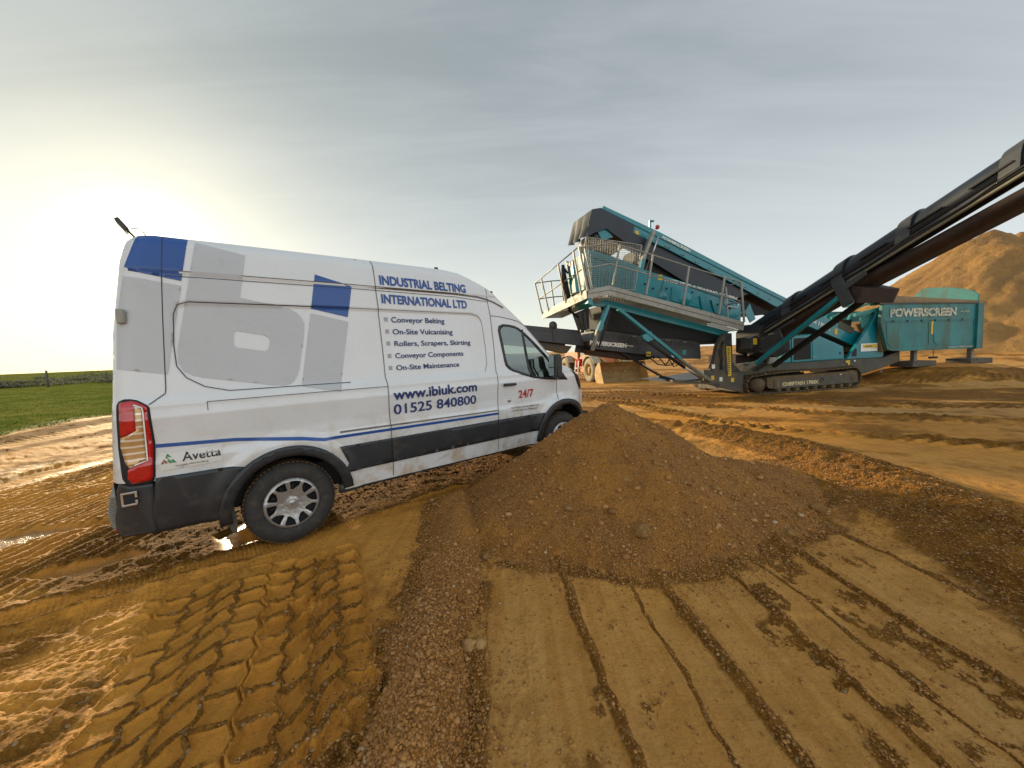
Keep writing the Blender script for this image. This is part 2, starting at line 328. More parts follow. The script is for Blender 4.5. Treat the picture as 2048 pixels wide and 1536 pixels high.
class MB:
    """collects shapes, builds ONE mesh"""
    def __init__(s): s.bm = bmesh.new()
    def box(s, c, d, rot=None):
        x = bmesh.ops.create_cube(s.bm, size=1.0)['verts']
        mtx = Matrix.Translation(c) @ (rot if rot is not None else Matrix.Identity(4)) @ Matrix.Diagonal((*d, 1))
        bmesh.ops.transform(s.bm, matrix=mtx, verts=x); return s
    def prism(s, poly, w0, w1):
        """polygon in (x,z), extruded from y=w0 to y=w1"""
        bm = s.bm; a = [bm.verts.new((x, w0, z)) for x, z in poly]; b = [bm.verts.new((x, w1, z)) for x, z in poly]
        n = len(poly)
        bm.faces.new(a); bm.faces.new(b[::-1])
        for i in range(n): bm.faces.new((a[i], b[i], b[(i + 1) % n], a[(i + 1) % n]))
        return s
    def beam(s, p, q, wd, ht, up=(0, 0, 1)):
        p = Vector(p); q = Vector(q); d = q - p; l = d.length; z = d.normalized(); u = Vector(up)
        if abs(z.dot(u)) > 0.98: u = Vector((0, 1, 0))
        x = z.cross(u).normalized(); y = x.cross(z).normalized()
        rot = Matrix((( x.x, y.x, z.x, 0), (x.y, y.y, z.y, 0), (x.z, y.z, z.z, 0), (0, 0, 0, 1)))
        return s.box((p + q) / 2, (wd, ht, l), rot)
    def tube(s, pts, r, n=10, caps=True):
        pts = [Vector(p) for p in pts]; bm = s.bm; rings = []
        for i, p in enumerate(pts):
            d = (pts[min(i + 1, len(pts) - 1)] - pts[max(i - 1, 0)]).normalized()
            u = Vector((0, 0, 1)) if abs(d.z) < 0.95 else Vector((0, 1, 0))
            x = d.cross(u).normalized(); y = x.cross(d).normalized(); rr = r[i] if isinstance(r, (list, tuple)) else r
            rings.append([bm.verts.new(p + x * cos(2 * pi * k / n) * rr + y * sin(2 * pi * k / n) * rr) for k in range(n)])
        for a, b in zip(rings, rings[1:]):
            for k in range(n): bm.faces.new((a[k], a[(k + 1) % n], b[(k + 1) % n], b[k])).smooth = True
        if caps and len(rings) > 1: bm.faces.new(rings[0][::-1]); bm.faces.new(rings[-1])
        return s
    def lathe(s, prof, c, n=48, axis='y'):
        """profile (r, t) spun about the y axis through c"""
        bm = s.bm; rings = []
        for r, t in prof:
            rings.append([bm.verts.new((c[0] + r * cos(2 * pi * k / n), c[1] + t, c[2] + r * sin(2 * pi * k / n))) for k in range(n)])
        for a, b in zip(rings, rings[1:]):
            for k in range(n): bm.faces.new((a[k], a[(k + 1) % n], b[(k + 1) % n], b[k])).smooth = True
        return s
    def build(s, name, mat, parent=None, bevel=0.0, seg=2):
        bm = s.bm
        bmesh.ops.recalc_face_normals(bm, faces=bm.faces)
        if bevel > 0:
            ed = [e for e in bm.edges if len(e.link_faces) == 2 and e.calc_face_angle(0) > 0.6]
            if ed: bmesh.ops.bevel(bm, geom=ed, offset=bevel, segments=seg, affect='EDGES', profile=0.5, clamp_overlap=True)
        me = bpy.data.meshes.new(name); bm.to_mesh(me); bm.free()
        me.materials.append(MAT[mat]); o = bpy.data.objects.new(name, me); C.objects.link(o)
        if parent: o.parent = parent
        return o

def inpoly(x, y, poly):
    p = np.asarray(poly); r = np.zeros(x.shape, bool); n = len(p); j = n - 1
    for i in range(n):
        xi, yi = p[i]; xj, yj = p[j]
        c = ((yi > y) != (yj > y)) & (x < (xj - xi) * (y - yi) / (yj - yi + 1e-12) + xi)
        r ^= c; j = i
    return r
def distline(x, y, pts, closed=False, par=False):
    pts = np.asarray(pts, float); best = np.full(x.shape, 1e9); along = np.zeros(x.shape); side = np.zeros(x.shape); acc = 0.0
    seg = list(zip(pts[:-1], pts[1:])) + ([(pts[-1], pts[0])] if closed else [])
    for a, b in seg:
        d = b - a; l2 = d @ d; l = sqrt(l2)
        t = np.clip(((x - a[0]) * d[0] + (y - a[1]) * d[1]) / l2, 0, 1)
        qx = x - a[0] - t * d[0]; qy = y - a[1] - t * d[1]; dd = np.hypot(qx, qy); m_ = dd < best
        best = np.where(m_, dd, best)
        if par: along = np.where(m_, acc + t * l, along); side = np.where(m_, np.sign(d[0] * qy - d[1] * qx), side)
        acc += l
    return (best, along, side) if par else best
def sstep(t): t = np.clip(t, 0, 1); return t * t * (3 - 2 * t)
_LAT = rng.random((256, 256))
def vnoise(x, y, seed=0):
    x = x + seed * 17.31; y = y + seed * 9.17
    xi = np.floor(x).astype(int); yi = np.floor(y).astype(int); fx = x - xi; fy = y - yi; fx = fx * fx * (3 - 2 * fx); fy = fy * fy * (3 - 2 * fy)
    a = _LAT[xi & 255, yi & 255]; b = _LAT[(xi + 1) & 255, yi & 255]; c = _LAT[xi & 255, (yi + 1) & 255]; d = _LAT[(xi + 1) & 255, (yi + 1) & 255]
    return (a * (1 - fx) + b * fx) * (1 - fy) + (c * (1 - fx) + d * fx) * fy
def fbm(x, y, octv=4, seed=0, g=0.5, lac=2.03):
    s = np.zeros(np.shape(x)); a = 1.0; t = 0.0
    for k in range(octv):
        s += a * (vnoise(x, y, seed + k * 3) - 0.5); t += a; a *= g; x = x * lac; y = y * lac
    return s / t * 2
def ridged(x, y, octv=3, seed=0):
    s = 0; a = 1.0; t = 0
    for k in range(octv):
        s = s + a * (1 - np.abs(2 * vnoise(x, y, seed + k * 3) - 1)); t += a; a *= 0.5; x = x * 2.1; y = y * 2.1
    return s / t

# ------------------------------------------------------------------ ground shape
HUB = np.array([-1.912, 3.195]); VD = np.array([0.7777, 0.6286]); VN = np.array([-0.6286, 0.7777])
TP = np.array([-0.80, 1.605]); TT = np.array([-0.444, 0.896]); TQ = np.array([0.896, 0.444])
def base_z(x, y):
    z = -0.03 * np.clip(y - 5, 0, 25) * sstep((x + 6) / 6)
    z = z + 0.33 * sstep((-x - 9) / 18)
    z = z + 0.72 * np.exp(-(((x - 17.8) / 3.6) ** 2 + ((y - 16.2) / 2.6) ** 2) ** 1.5)
    return z
BERM = [(3.5, 8.6), (3.68, 6.9), (3.95, 5.4), (3.88, 4.25), (3.75, 3.5), (3.62, 2.85), (3.45, 2.2), (3.2, 1.4)]
LUG1 = [(3.3, 13.5), (3.84, 11.1), (4.35, 7.75), (5.03, 6.67), (5.93, 5.81), (6.9, 4.85), (8.5, 3.6)]
LUG2 = [(2.2, 16.0), (3.6, 13.6), (5.36, 10.9), (6.55, 9.4), (7.5, 7.99), (9.5, 6.3), (12, 5)]
LUG3 = [(4.5, 17.5), (7, 11.6), (9.5, 9.4), (13, 8.0), (18, 7)]
LUG4 = [(1, 19), (3.5, 17.2), (6.5, 14.2)]
LUG5 = [(13.5, 15.5), (17, 14), (22, 13.5), (30, 12)]
LUG6 = [(16, 19), (22, 17.5), (32, 17)]
def tread(x, y):
    """lug print of a big loader tyre: sunken cells with raised walls. returns (height, mask)"""
    px, py = x - TP[0], y - TP[1]
    p = px * TT[0] + py * TT[1]; q = px * TQ[0] + py * TQ[1]
    q = q + 0.012 * fbm(x * 3, y * 3, 3, 5) + 0.007 * fbm(x * 16, y * 16, 3, 35); p = p + 0.014 * fbm(x * 3, y * 3, 3, 9) + 0.008 * fbm(x * 16, y * 16, 3, 39)
    pit = 0.185; q = q + 0.016 * (np.abs(((p / pit) % 1) * 2 - 1) * 2 - 1)
    h = np.zeros(x.shape); msk = np.zeros(x.shape)
    for k, off in enumerate((0.0, -0.60)):
        qq = q - off
        inside = sstep((qq + 0.46) / 0.05) * sstep((0.19 - qq) / 0.05) * sstep((p + 1.2) / 0.3) * sstep((1.75 - p) / 0.35)
        deg = (0.75 + 0.5 * vnoise(x * 2.5, y * 2.5, 8)) if k == 0 else (0.10 + 0.65 * vnoise(x * 3.2, y * 3.2, 18))
        cols = [(-0.43, -0.27, 0.0, 0.3), (-0.27, -0.135, 1.05, 0.0), (-0.135, 0.0, 1.05, 0.45), (0.0, 0.16, 0.0, 0.0)]
        wall = np.full(x.shape, 0.0)
        for a, b, sl_, ph in cols:
            inc = (qq >= a) & (qq < b)
            pp = (p - sl_ * (qq - a)) / pit + ph; f = np.abs(pp - np.round(pp)) * pit / sqrt(1 + sl_ * sl_)
            dq = np.minimum(qq - a, b - qq)
            wz = 0.0185 + 0.007 * vnoise(x * 13, y * 13, 2)
            wl = np.maximum(np.exp(-(f / wz) ** 4), np.exp(-(np.maximum(dq, 0) / (wz * 0.8)) ** 4))
            wall = np.where(inc, wl, wall)
        brk = 0.75 + 0.45 * vnoise(x * 17, y * 17, 12); hh = (wall * 0.044 * brk - 0.028) + 0.016 * fbm(x * 34, y * 34, 4, 4) * (0.04 + wall * 1.2)
        h = h + inside * hh * deg; msk = np.maximum(msk, inside * (0.25 + 0.45 * wall))
    return h, msk
PUD = [([(-2.78, 3.40), (-2.70, 3.75), (-2.35, 3.70), (-2.22, 3.35), (-2.45, 3.10)], 1), ([(-3.75, 2.75), (-3.3, 3.15), (-3.0, 3.10), (-3.3, 2.72)], 0.6),
       ([(-5.2, 3.35), (-4.8, 3.75), (-4.3, 3.75), (-4.6, 3.2)], 0.75), ([(-4.9, 4.6), (-4.5, 4.95), (-4.0, 4.6), (-4.4, 4.4)], 0.6),
       ([(-1.2, 4.05), (-0.8, 4.5), (-0.2, 4.6), (-0.4, 4.1)], 0.5)]
def ground(x, y):
    z0 = base_z(x, y); r = np.hypot(x, y)
    near = np.exp(-np.maximum(r - 6, 0) / 14)
    u = x * 0.998 + y * 0.0628; v = -x * 0.0628 + y * 0.998
    loose = 0.45 + 0.45 * fbm(x * 0.6, y * 0.6, 4, 1); wet = np.zeros(x.shape); tone = np.clip(0.25 + 0.8 * fbm(x * 0.3, y * 0.3, 3, 21), 0, 1)
    h = 0.05 * fbm(x * 0.35, y * 0.35, 3, 2) + 0.022 * fbm(x * 2.2, y * 2.2, 5, 3) + 0.016 * (ridged(x * 9, y * 9, 4, 6) - 0.5)
    # far sand: bands along the haul direction
    far = sstep((y - 6) / 3) * sstep((x - 0.5) / 2)
    bx = x * 0.93 - y * 0.36; by = x * 0.36 + y * 0.93
    band = fbm(bx * 0.13, by * 0.9, 4, 31)
    loose = loose * (1 - far) + far * np.clip(0.38 + 0.75 * band + 0.5 * fbm(x * 0.8, y * 0.8, 4, 37), 0, 1); tone = tone * (1 - far) + far * np.clip(0.45 + 1.1 * fbm(bx * 0.1, by * 0.45, 3, 41), 0, 1)
    h = h + far * sstep((loose - 0.4) * 3) * 0.05 * ridged(x * 2.6, y * 2.6, 3, 8)
    # scraped slabs right of the gravel ridge
    sm = sstep((u + 0.35) / 0.15) * sstep((3.15 - u) / 0.3) * sstep((4.2 - v) / 0.5)
    hs = 0.008 * fbm(x * 1.2, y * 1.2, 3, 12) + 0.0030 * fbm(u * 46, v * 1.6, 3, 13) + 0.006 * np.maximum(0, fbm(x * 13, y * 9, 3, 15))
    slabn = vnoise(u * 1.6 + 3, u * 0 + 2.5, 3)
    h = h * (1 - sm) + sm * hs; spk = sstep((fbm(x * 9, y * 7, 5, 17, 0.65) + 0.02) * 3.5) * sstep((fbm(u * 2.2, v * 0.8, 4, 18, 0.6) + 0.12) * 2.6)
    ls = 0.02 + 0.72 * spk * sstep((u - 0.0) / 1.0 + 0.35); h = h + sm * 0.010 * spk * ridged(x * 18, y * 18, 3, 27)
    loose = loose * (1 - sm) + sm * ls; tone = tone * (1 - sm) + sm * np.clip(0.72 + 0.9 * fbm(u * 0.8, v * 0.35, 3, 22) + 0.10 * u, 0, 1)
    for uu, wd, ht in ((-0.09, 0.012, -0.008), (0.46, 0.034, 0.030), (1.09, 0.044, 0.034), (1.55, 0.038, 0.030), (2.17, 0.05, 0.034), (2.75, 0.03, 0.012), (0.86, 0.012, 0.008), (1.83, 0.014, 0.010)):
        wob = 0.05 * fbm(v * 1.3, v * 0 + uu * 9, 4, 5, 0.6) + 0.012 * fbm(x * 14, y * 14, 2, 6)
        wv_ = np.exp(-((u - uu - wob) / (wd * (0.45 + 1.1 * vnoise(v * 4, v * 0 + uu * 5, 7)))) ** 2) * sstep((3.6 - v) / 0.4)
        h = h + wv_ * ht * (0.45 + 0.9 * ridged(x * 9, y * 9, 3, 9) * (1 if ht > 0.02 else 0.3)) * sm; loose = np.maximum(loose, wv_ * 0.95 * sm * (1 if ht > 0 else 0.5))
    # step slab edges
    h = h + sm * 0.012 * (sstep((v - 2.0 - 0.2 * fbm(u * 2, v, 2, 3)) / 0.05) * sstep((u - 1.6) / 0.05) * sstep((2.1 - u) / 0.05))
    # lengthwise little tyre mark
    lt = np.exp(-((u + 0.16) / 0.03) ** 4) * sstep((1.95 - v) / 0.15)
    h = h - lt * 0.006 * (1 + np.sin(v * 210)) * sm; loose = np.maximum(loose, lt * 0.55 * sm)
    # crumbly berm and lug tracks
    d, al, sd = distline(x, y, BERM, par=True)
    wdt = 0.34 + 0.05 * al + 0.16 * fbm(al * 0.9, al * 0 + 3, 3, 4)
    bm_ = np.exp(-(d / wdt) ** 2)
    h = h * (1 - 0.5 * bm_) + bm_ * (0.05 + 0.15 * ridged(x * 3.1, y * 3.1, 4, 14) + 0.05 * ridged(x * 12, y * 12, 3, 16)); loose = np.maximum(loose, sstep(bm_ * 1.7) * 0.95); tone = tone * (1 - bm_)
    for ln, wd in ((LUG1, 0.42), (LUG2, 0.5), (LUG3, 0.6), (LUG4, 0.5), (LUG5, 0.9), (LUG6, 0.8)):
        d, al, sd = distline(x, y, ln, par=True)
        k = sstep((wd * (1 + 0.35 * fbm(al * 0.8, al * 0, 3, 6)) - d) / 0.14)
        ch = (0.5 + 0.5 * np.sin((al + d * 0.9) * 2 * pi / 0.24 + 3.5 * fbm(x * 1.6, y * 1.6, 3, 8))) * (0.4 + 1.0 * vnoise(x * 1.9, y * 1.9, 28))
        h = h * (1 - 0.4 * k) + k * (0.075 * ch * (0.35 + 0.9 * ridged(x * 2.7, y * 2.7, 2, 5)) + 0.03 * ridged(x * 8, y * 8, 2, 6) - 0.02)
        loose = np.maximum(loose, k * (0.55 + 0.45 * fbm(x * 1.5, y * 1.5, 3, 3))); tone = tone * (1 - 0.7 * k)
    # clean wheel-smoothed lane beyond the berm
    d, al, sd = distline(x, y, [(3.2, 9.6), (4.4, 6.6), (5.3, 5.6), (6.3, 4.6), (7.5, 3.6)], par=True)
    k = sstep((0.55 - d) / 0.25); h = h * (1 - 0.85 * k); loose = loose * (1 - 0.95 * k); tone = tone * (1 - 0.5 * k)
    # tracks left of the van, running away from the camera
    lf = sstep((-x - 2.6) / 1.2) * (1 - sstep((-x - 12.3) / 0.6))
    xx = x + 0.05 * (y - 4) + 0.25 * fbm(y * 0.16, x * 0.1, 2, 4)
    gr = 0.5 * np.sin(xx * 2 * pi / 0.105) * sstep((fbm(xx * 1.1, y * 0.10, 3, 61)) * 4) + 0.8 * fbm(xx * 3.2, y * 0.25, 4, 62)
    h = h + lf * (0.028 * gr + 0.045 * fbm(xx * 1.1, y * 0.16, 3, 63)); loose = loose * (1 - lf) + lf * np.clip(0.38 + 0.55 * fbm(xx * 1.6, y * 0.3, 4, 64), 0, 1)
    h = h + lf * (sstep((fbm(x * 0.8, y * 0.8, 3, 66) - 0.02) * 4) * 0.05 * ridged(x * 5, y * 5, 4, 65) + 0.022 * ridged(x * 12, y * 12, 3, 67))
    tone = tone * (1 - 0.8 * lf)
    # lumpy churned mud in the lower left
    lum = sstep((-1.55 - x - 0.45 * (y - 1.6) * -1 * 0 - (y - 1.4) * 0.35) / 0.4) * (1 - lf) * sstep((3.4 - y) / 0.5)
    h = h + lum * (0.045 * ridged(x * 5.5, y * 5.5, 5, 71) - 0.02 + 0.022 * ridged(x * 15, y * 15, 3, 74)); loose = loose * (1 - lum) + lum * np.clip(0.42 + 0.5 * fbm(x * 4, y * 4, 3, 72), 0, 1)
    # fine grooves of the van's own tyres
    rx, ry = x - HUB[0], y - HUB[1]; al = rx * VD[0] + ry * VD[1]; la = rx * VN[0] + ry * VN[1]
    for c_, am in ((0.10, 1.0), (-0.17, 0.7), (1.83, 0.8), (-0.55, 0.4)):
        k = np.exp(-((la - c_ - 0.04 * fbm(al * 0.7, al * 0 + c_, 2, 3)) / 0.105) ** 4) * sstep((-al + (0.1 if c_ > 0.05 else 2.0)) / 0.5) * am
        if c_ == 0.10: k = np.maximum(k, np.exp(-((la - c_) / 0.11) ** 4) * sstep((al + 0.4) / 0.3) * 0.8)
        k = k * (1 - sstep((-al - 4) / 2))
        h = h * (1 - 0.75 * k) + k * (0.008 * np.sin((la - c_) * 2 * pi / 0.036) - 0.014 + 0.004 * np.sin(al * 2 * pi / 0.03)); loose = loose * (1 - 0.6 * k)
        rim = np.exp(-((np.abs(la - c_) - 0.13) / 0.03) ** 2) * sstep((-al + 0.1) / 0.5) * am; h = h + rim * 0.018 * ridged(x * 8, y * 8, 2, 4); loose = np.maximum(loose, rim * 0.6)
    # under the van: looser, darker soil with low ridges
    uv_ = sstep((la - 0.05) / 0.2) * sstep((2.1 - la) / 0.3) * sstep((al + 1.6) / 0.5) * sstep((4.6 - al) / 0.5)
    h = h + uv_ * 0.03 * (ridged(x * 4, y * 4, 3, 44) - 0.6); loose = loose * (1 - uv_ * 0.5) + uv_ * 0.5
    th, tm = tread(x, y); k = sstep(tm * 5)
    h = h * (1 - k) + th + k * 0.004 * fbm(x * 9, y * 9, 3, 5); loose = loose * (1 - k) + k * np.clip((tm - 0.36) * 2.2 * (0.45 + 0.8 * vnoise(x * 11, y * 11, 31)), 0.02, 0.8); tone = tone * (1 - 0.7 * k)
    for poly, lv in PUD:
        ds = distline(x, y, poly, True); ins = inpoly(x, y, poly); sgn = np.where(ins, ds, -ds) + 0.05 * fbm(x * 5, y * 5, 3, 2)
        k = sstep(sgn / 0.10 + 0.3); h = h * (1 - k * 0.93) - 0.028 * k; wet = np.maximum(wet, sstep(sgn / 0.09) * lv); loose = loose * (1 - k)
    wet = np.maximum(wet, lf * sstep((fbm(xx * 0.9, y * 0.22, 3, 88) - 0.28) * 6) * 0.30 * sstep((14 - r) / 6))
    bx_ = (x > -1.6) & (x < 5) & (y > 0.8) & (y < 6.4)
    if bx_.any():
        pp = np.full(x.shape, -1.0); pp[bx_] = pile_h(x[bx_], y[bx_]); k = sstep((pp + 0.12) / 0.12) * (0.30 + 0.9 * vnoise(x * 9, y * 9, 5)); loose = np.maximum(loose, np.clip(k, 0, 1)); h = h + 0.006 * k * fbm(x * 40, y * 40, 2, 77)
    edge = -11.9 - 0.21 * (y - 8.9)
    turf = sstep((edge + 0.9 * fbm(x * 0.9, y * 0.9, 4, 91) - x) / 0.8)
    turf = np.maximum(turf, sstep((y - 62) / 8) * sstep((24 - x) / 10))
    loose = np.where(turf > 0.3, 0.5, loose); h = h * (1 - turf) + turf * (0.10 * fbm(x * 0.8, y * 0.8, 4, 92) + 0.05)
    bank = np.exp(-((x - edge - 0.4) / 0.5) ** 2) * (y > 0); h = h + bank * 0.09 * (0.6 + ridged(x * 2, y * 2, 2, 3)); loose = np.maximum(loose, bank * 1.0)
    h = h * (0.25 + 0.75 * near)
    return z0 + h, np.clip(loose, 0, 1), wet, turf, np.clip(tone, 0, 1)

CONES = [(1.02, 4.05, 1.08, 0.72), (0.50, 3.80, 0.66, 0.64), (1.65, 4.10, 0.62, 0.62), (2.35, 4.15, 0.34, 0.45), (1.0, 3.45, 0.50, 0.52), (1.55, 3.60, 0.36, 0.46), (2.8, 4.1, 0.20, 0.30), (0.1, 3.35, 0.30, 0.54), (2.05, 3.7, 0.24, 0.42)]
def pile_h(x, y):
    k = 0.075; s = np.zeros(x.shape); bx = x + 0.13 * fbm(x * 1.5, y * 1.5, 4, 101); by = y + 0.13 * fbm(x * 1.5, y * 1.5, 4, 103)
    for cx, cy, h, sl_ in CONES:
        d = np.sqrt((bx - cx) ** 2 + (by - cy) ** 2 + 0.02)
        s = s + np.exp((h - sl_ * d) / k)
    p = k * np.log(s + 1e-9)
    c = [(-0.58, 3.85), (-0.46, 3.1), (-0.46, 2.5), (-0.47, 2.1), (-0.45, 1.75), (-0.43, 1.45), (-0.42, 0.7)]
    d, al, sd = distline(x, y, c, par=True)
    wl = np.where(sd < 0, 0.30 - 0.02 * al, 0.205)            # wider on its left
    hr = 0.17 - 0.012 * al
    rd = hr * (1 - (d / (wl * (1 + 0.14 * fbm(al * 2.2, al * 0 + sd, 3, 7))))) * 1.15
    rd = np.minimum(rd, hr * (1 - 0.35 * (d / 0.2) ** 2))
    p = np.maximum(p, rd)
    n = 0.042 * fbm(x * 3.0, y * 3.0, 4, 110) + 0.018 * fbm(x * 13, y * 13, 4, 111) + 0.006 * (fbm(x * 45, y * 45, 2, 112))
    n = n - 0.05 * np.exp(-(((x - 1.12) / 0.14) ** 2 + ((y - 3.72) / 0.10) ** 2)) - 0.05 * np.exp(-(((x - 1.55) / 0.12) ** 2 + ((y - 3.66) / 0.10) ** 2)) - 0.04 * np.exp(-(((x - 0.72) / 0.06) ** 2 + ((y - 2.95) / 0.16) ** 2))
    n = n + (0.05 * fbm(x * 6, y * 6, 4, 115) - 0.012) * (1 - sstep(p / 0.12))
    return np.where(p > -0.06, p + n * sstep((p + 0.06) / 0.09), p)

def polar():
    ang = np.concatenate([np.linspace(-180, -66, 58)[:-1], np.linspace(-66, 66, 1180), np.linspace(66, 180, 58)[1:]])
    ang = np.radians(ang)
    rad = np.concatenate([[0.02, 0.3, 0.6, 0.85], np.geomspace(0.95, 9, 840), np.geomspace(9, 45, 240)[1:], np.geomspace(45, 1500, 46)[1:]])
    A, Rr = np.meshgrid(ang, rad)
    x = Rr * np.sin(A); y = Rr * np.cos(A)
    na, nr = len(ang), len(rad)
    z, lo, we, tu, to = ground(x.ravel(), y.ravel())
    V = np.stack([x.ravel(), y.ravel(), z], 1)
    i = np.arange(nr - 1)[:, None] * na + np.arange(na - 1)[None, :]
    F = np.stack([i, i + 1, i + na + 1, i + na], -1).reshape(-1, 4)[:, ::-1]
    o = npmesh('ground', V, F, 'soil'); o['kind'] = 'structure'
    me = o.data
    a = me.color_attributes.new('soil', 'FLOAT_COLOR', 'POINT'); a.data.foreach_set('color', np.stack([lo, we, tu, np.ones_like(lo)], 1).astype(np.float32).ravel())
    b = me.attributes.new('tone', 'FLOAT', 'POINT'); b.data.foreach_set('value', to.astype(np.float32))
    return o
polar()

# ------------------------------------------------------------------ gravel pile and ridge
def gz(x, y):
    return ground(np.atleast_1d(np.asarray(x, float)), np.atleast_1d(np.asarray(y, float)))
def make_pile():
    xs = np.arange(-1.25, 4.3, 0.0095); ys = np.concatenate([np.arange(0.9, 3.2, 0.0095), np.arange(3.2, 5.9, 0.013)])
    X, Y = np.meshgrid(xs, ys); x = X.ravel(); y = Y.ravel()
    p = pile_h(x, y); z = base_z(x, y) + p - 0.006
    ok = (p > -0.03).reshape(X.shape)
    q = ok[:-1, :-1] & ok[1:, :-1] & ok[:-1, 1:] & ok[1:, 1:]
    n = len(xs); i = np.arange(len(ys) - 1)[:, None] * n + np.arange(n - 1)[None, :]
    F = np.stack([i, i + 1, i + n + 1, i + n], -1)[q]
    used = np.unique(F); mp_ = np.full(len(x), -1); mp_[used] = np.arange(len(used))
    o = npmesh('gravel_pile', np.stack([x, y, z], 1)[used], mp_[F], 'gravel')
    tag(o, 'brown gravel pile in front of the van with a low ridge trailing towards the camera', 'gravel pile')
make_pile()
ICO_V = None
def ico():
    t = (1 + 5 ** 0.5) / 2
    v = np.array([(-1, t, 0), (1, t, 0), (-1, -t, 0), (1, -t, 0), (0, -1, t), (0, 1, t), (0, -1, -t), (0, 1, -t), (t, 0, -1), (t, 0, 1), (-t, 0, -1), (-t, 0, 1)], float); v /= np.linalg.norm(v[0])
    f = np.array([(0, 11, 5), (0, 5, 1), (0, 1, 7), (0, 7, 10), (0, 10, 11), (1, 5, 9), (5, 11, 4), (11, 10, 2), (10, 7, 6), (7, 1, 8), (3, 9, 4), (3, 4, 2), (3, 2, 6), (3, 6, 8), (3, 8, 9), (4, 9, 5), (2, 4, 11), (6, 2, 10), (8, 6, 7), (9, 8, 1)])
    return v, f
def stones(name, P, S, mat, flat=0.7, smooth=True):
    v, f = ico(); n = len(P)
    sc = S[:, None] * (0.7 + 0.6 * rng.random((n, 3))); sc[:, 2] *= flat
    q = v[None] * (1 + 0.28 * (rng.random((n, 12, 1)) - 0.5)) * sc[:, None, :]
    a = rng.random(n) * 2 * pi; ca_, sa = np.cos(a)[:, None], np.sin(a)[:, None]
    X = q[..., 0] * ca_ - q[..., 1] * sa; Y = q[..., 0] * sa + q[..., 1] * ca_
    V = np.stack([X, Y, q[..., 2]], -1) + P[:, None, :]
    F = f[None] + (np.arange(n) * 12)[:, None, None]
    return npmesh(name, V.reshape(-1, 3), F.reshape(-1, 3), mat, smooth=smooth)
def scatter_pebbles():
    n = 230000
    # denser close to the camera, thinner far away
    x = rng.uniform(-1.2, 4.2, n); y = 1.1 + (5.6 - 1.1) * rng.random(n) ** 1.7
    p = pile_h(x, y); g_, lo, we, tu, to = gz(x, y)
    on = p > 0.004
    keep = on & (rng.random(n) < np.where(y < 2.9, 0.80, 0.42))
    x1, y1, p1 = x[keep], y[keep], p[keep]
    s1 = 0.0036 + 0.0050 * rng.random(len(x1)) ** 2.2
    s1 = np.where((x1 < -0.2) & (y1 < 3), s1 * 1.35, s1)
    s1 = np.where(rng.random(len(x1)) < 0.010, s1 * 2.1, s1)
    P1 = np.stack([x1, y1, base_z(x1, y1) + p1 - 0.006 + s1 * 0.35], 1)
    pn = p; near_ = rng.random(n) < 0.75 * np.exp(-np.maximum(-pn, 0) / 0.055)
    k2 = (~on) & ((rng.random(n) < 0.20 * lo ** 1.5 + 0.012) | near_)
    x2, y2 = x[k2], y[k2]; s2 = 0.0035 + 0.006 * rng.random(len(x2)) ** 3
    P2 = np.stack([x2, y2, g_[k2] + s2 * 0.35], 1)
    m3 = 9000; x3 = rng.uniform(-1.1, 3.6, m3); y3 = rng.uniform(1.2, 4.2, m3); p3 = pile_h(x3, y3); k3 = (p3 > -0.03) & (p3 < 0.10) & (rng.random(m3) < 0.22); x3, y3, p3 = x3[k3], y3[k3], p3[k3]
    s3 = 0.009 + 0.012 * rng.random(len(x3)) ** 2.5; P3 = np.stack([x3, y3, np.maximum(gz(x3, y3)[0], base_z(x3, y3) + p3) + s3 * .2], 1)
    m4 = 420; x4 = rng.uniform(-.2, 3.0, m4); y4 = rng.uniform(2.4, 4.3, m4); p4 = pile_h(x4, y4); k4 = p4 > 0.06; x4, y4, p4 = x4[k4], y4[k4], p4[k4]
    s4 = 0.012 + 0.020 * rng.random(len(x4)) ** 3; P4 = np.stack([x4, y4, base_z(x4, y4) + p4 + s4 * .05], 1)
    P = np.concatenate([P1, P2, P3, P4]); S = np.concatenate([s1, s2, s3, s4])
    o = stones('pebbles', P, S, 'pebble'); tag(o, 'loose brown pebbles covering the gravel pile and scattered around its foot', 'pebbles', kind='stuff')
    # mud crumbs on berm, tracks and churned mud
    n = 90000
    a = np.radians(rng.uniform(-57, 57, n)); r = 1.35 * (14 / 1.35) ** rng.random(n)
    x = r * np.sin(a); y = r * np.cos(a); g_, lo, we, tu, to = gz(x, y)
    k = (rng.random(n) < np.clip((lo - 0.5) * 1.1, 0, 0.75)) & (pile_h(x, y) < 0) & (tu < 0.2) & (we < 0.1)
    s = (0.0022 + 0.0042 * rng.random(k.sum()) ** 3) * (0.8 + r[k] * 0.30)
    o = stones('mud_crumbs', np.stack([x[k], y[k], g_[k] + s * 0.25], 1), s, 'crumb', 0.8); tag(o, 'small clods of broken brown mud lying along the wheel tracks', 'mud crumbs', kind='stuff')
mt, p = nodes('mud_crumb'); g__ = N('ShaderNodeNewGeometry'); L(MIXC(g__.outputs['Random Per Island'], (0.15, 0.066, 0.014), (0.30, 0.145, 0.032)), p.inputs['Base Color']); p.inputs['Roughness'].default_value = 0.9
MAT['crumb'] = mt
scatter_pebbles()
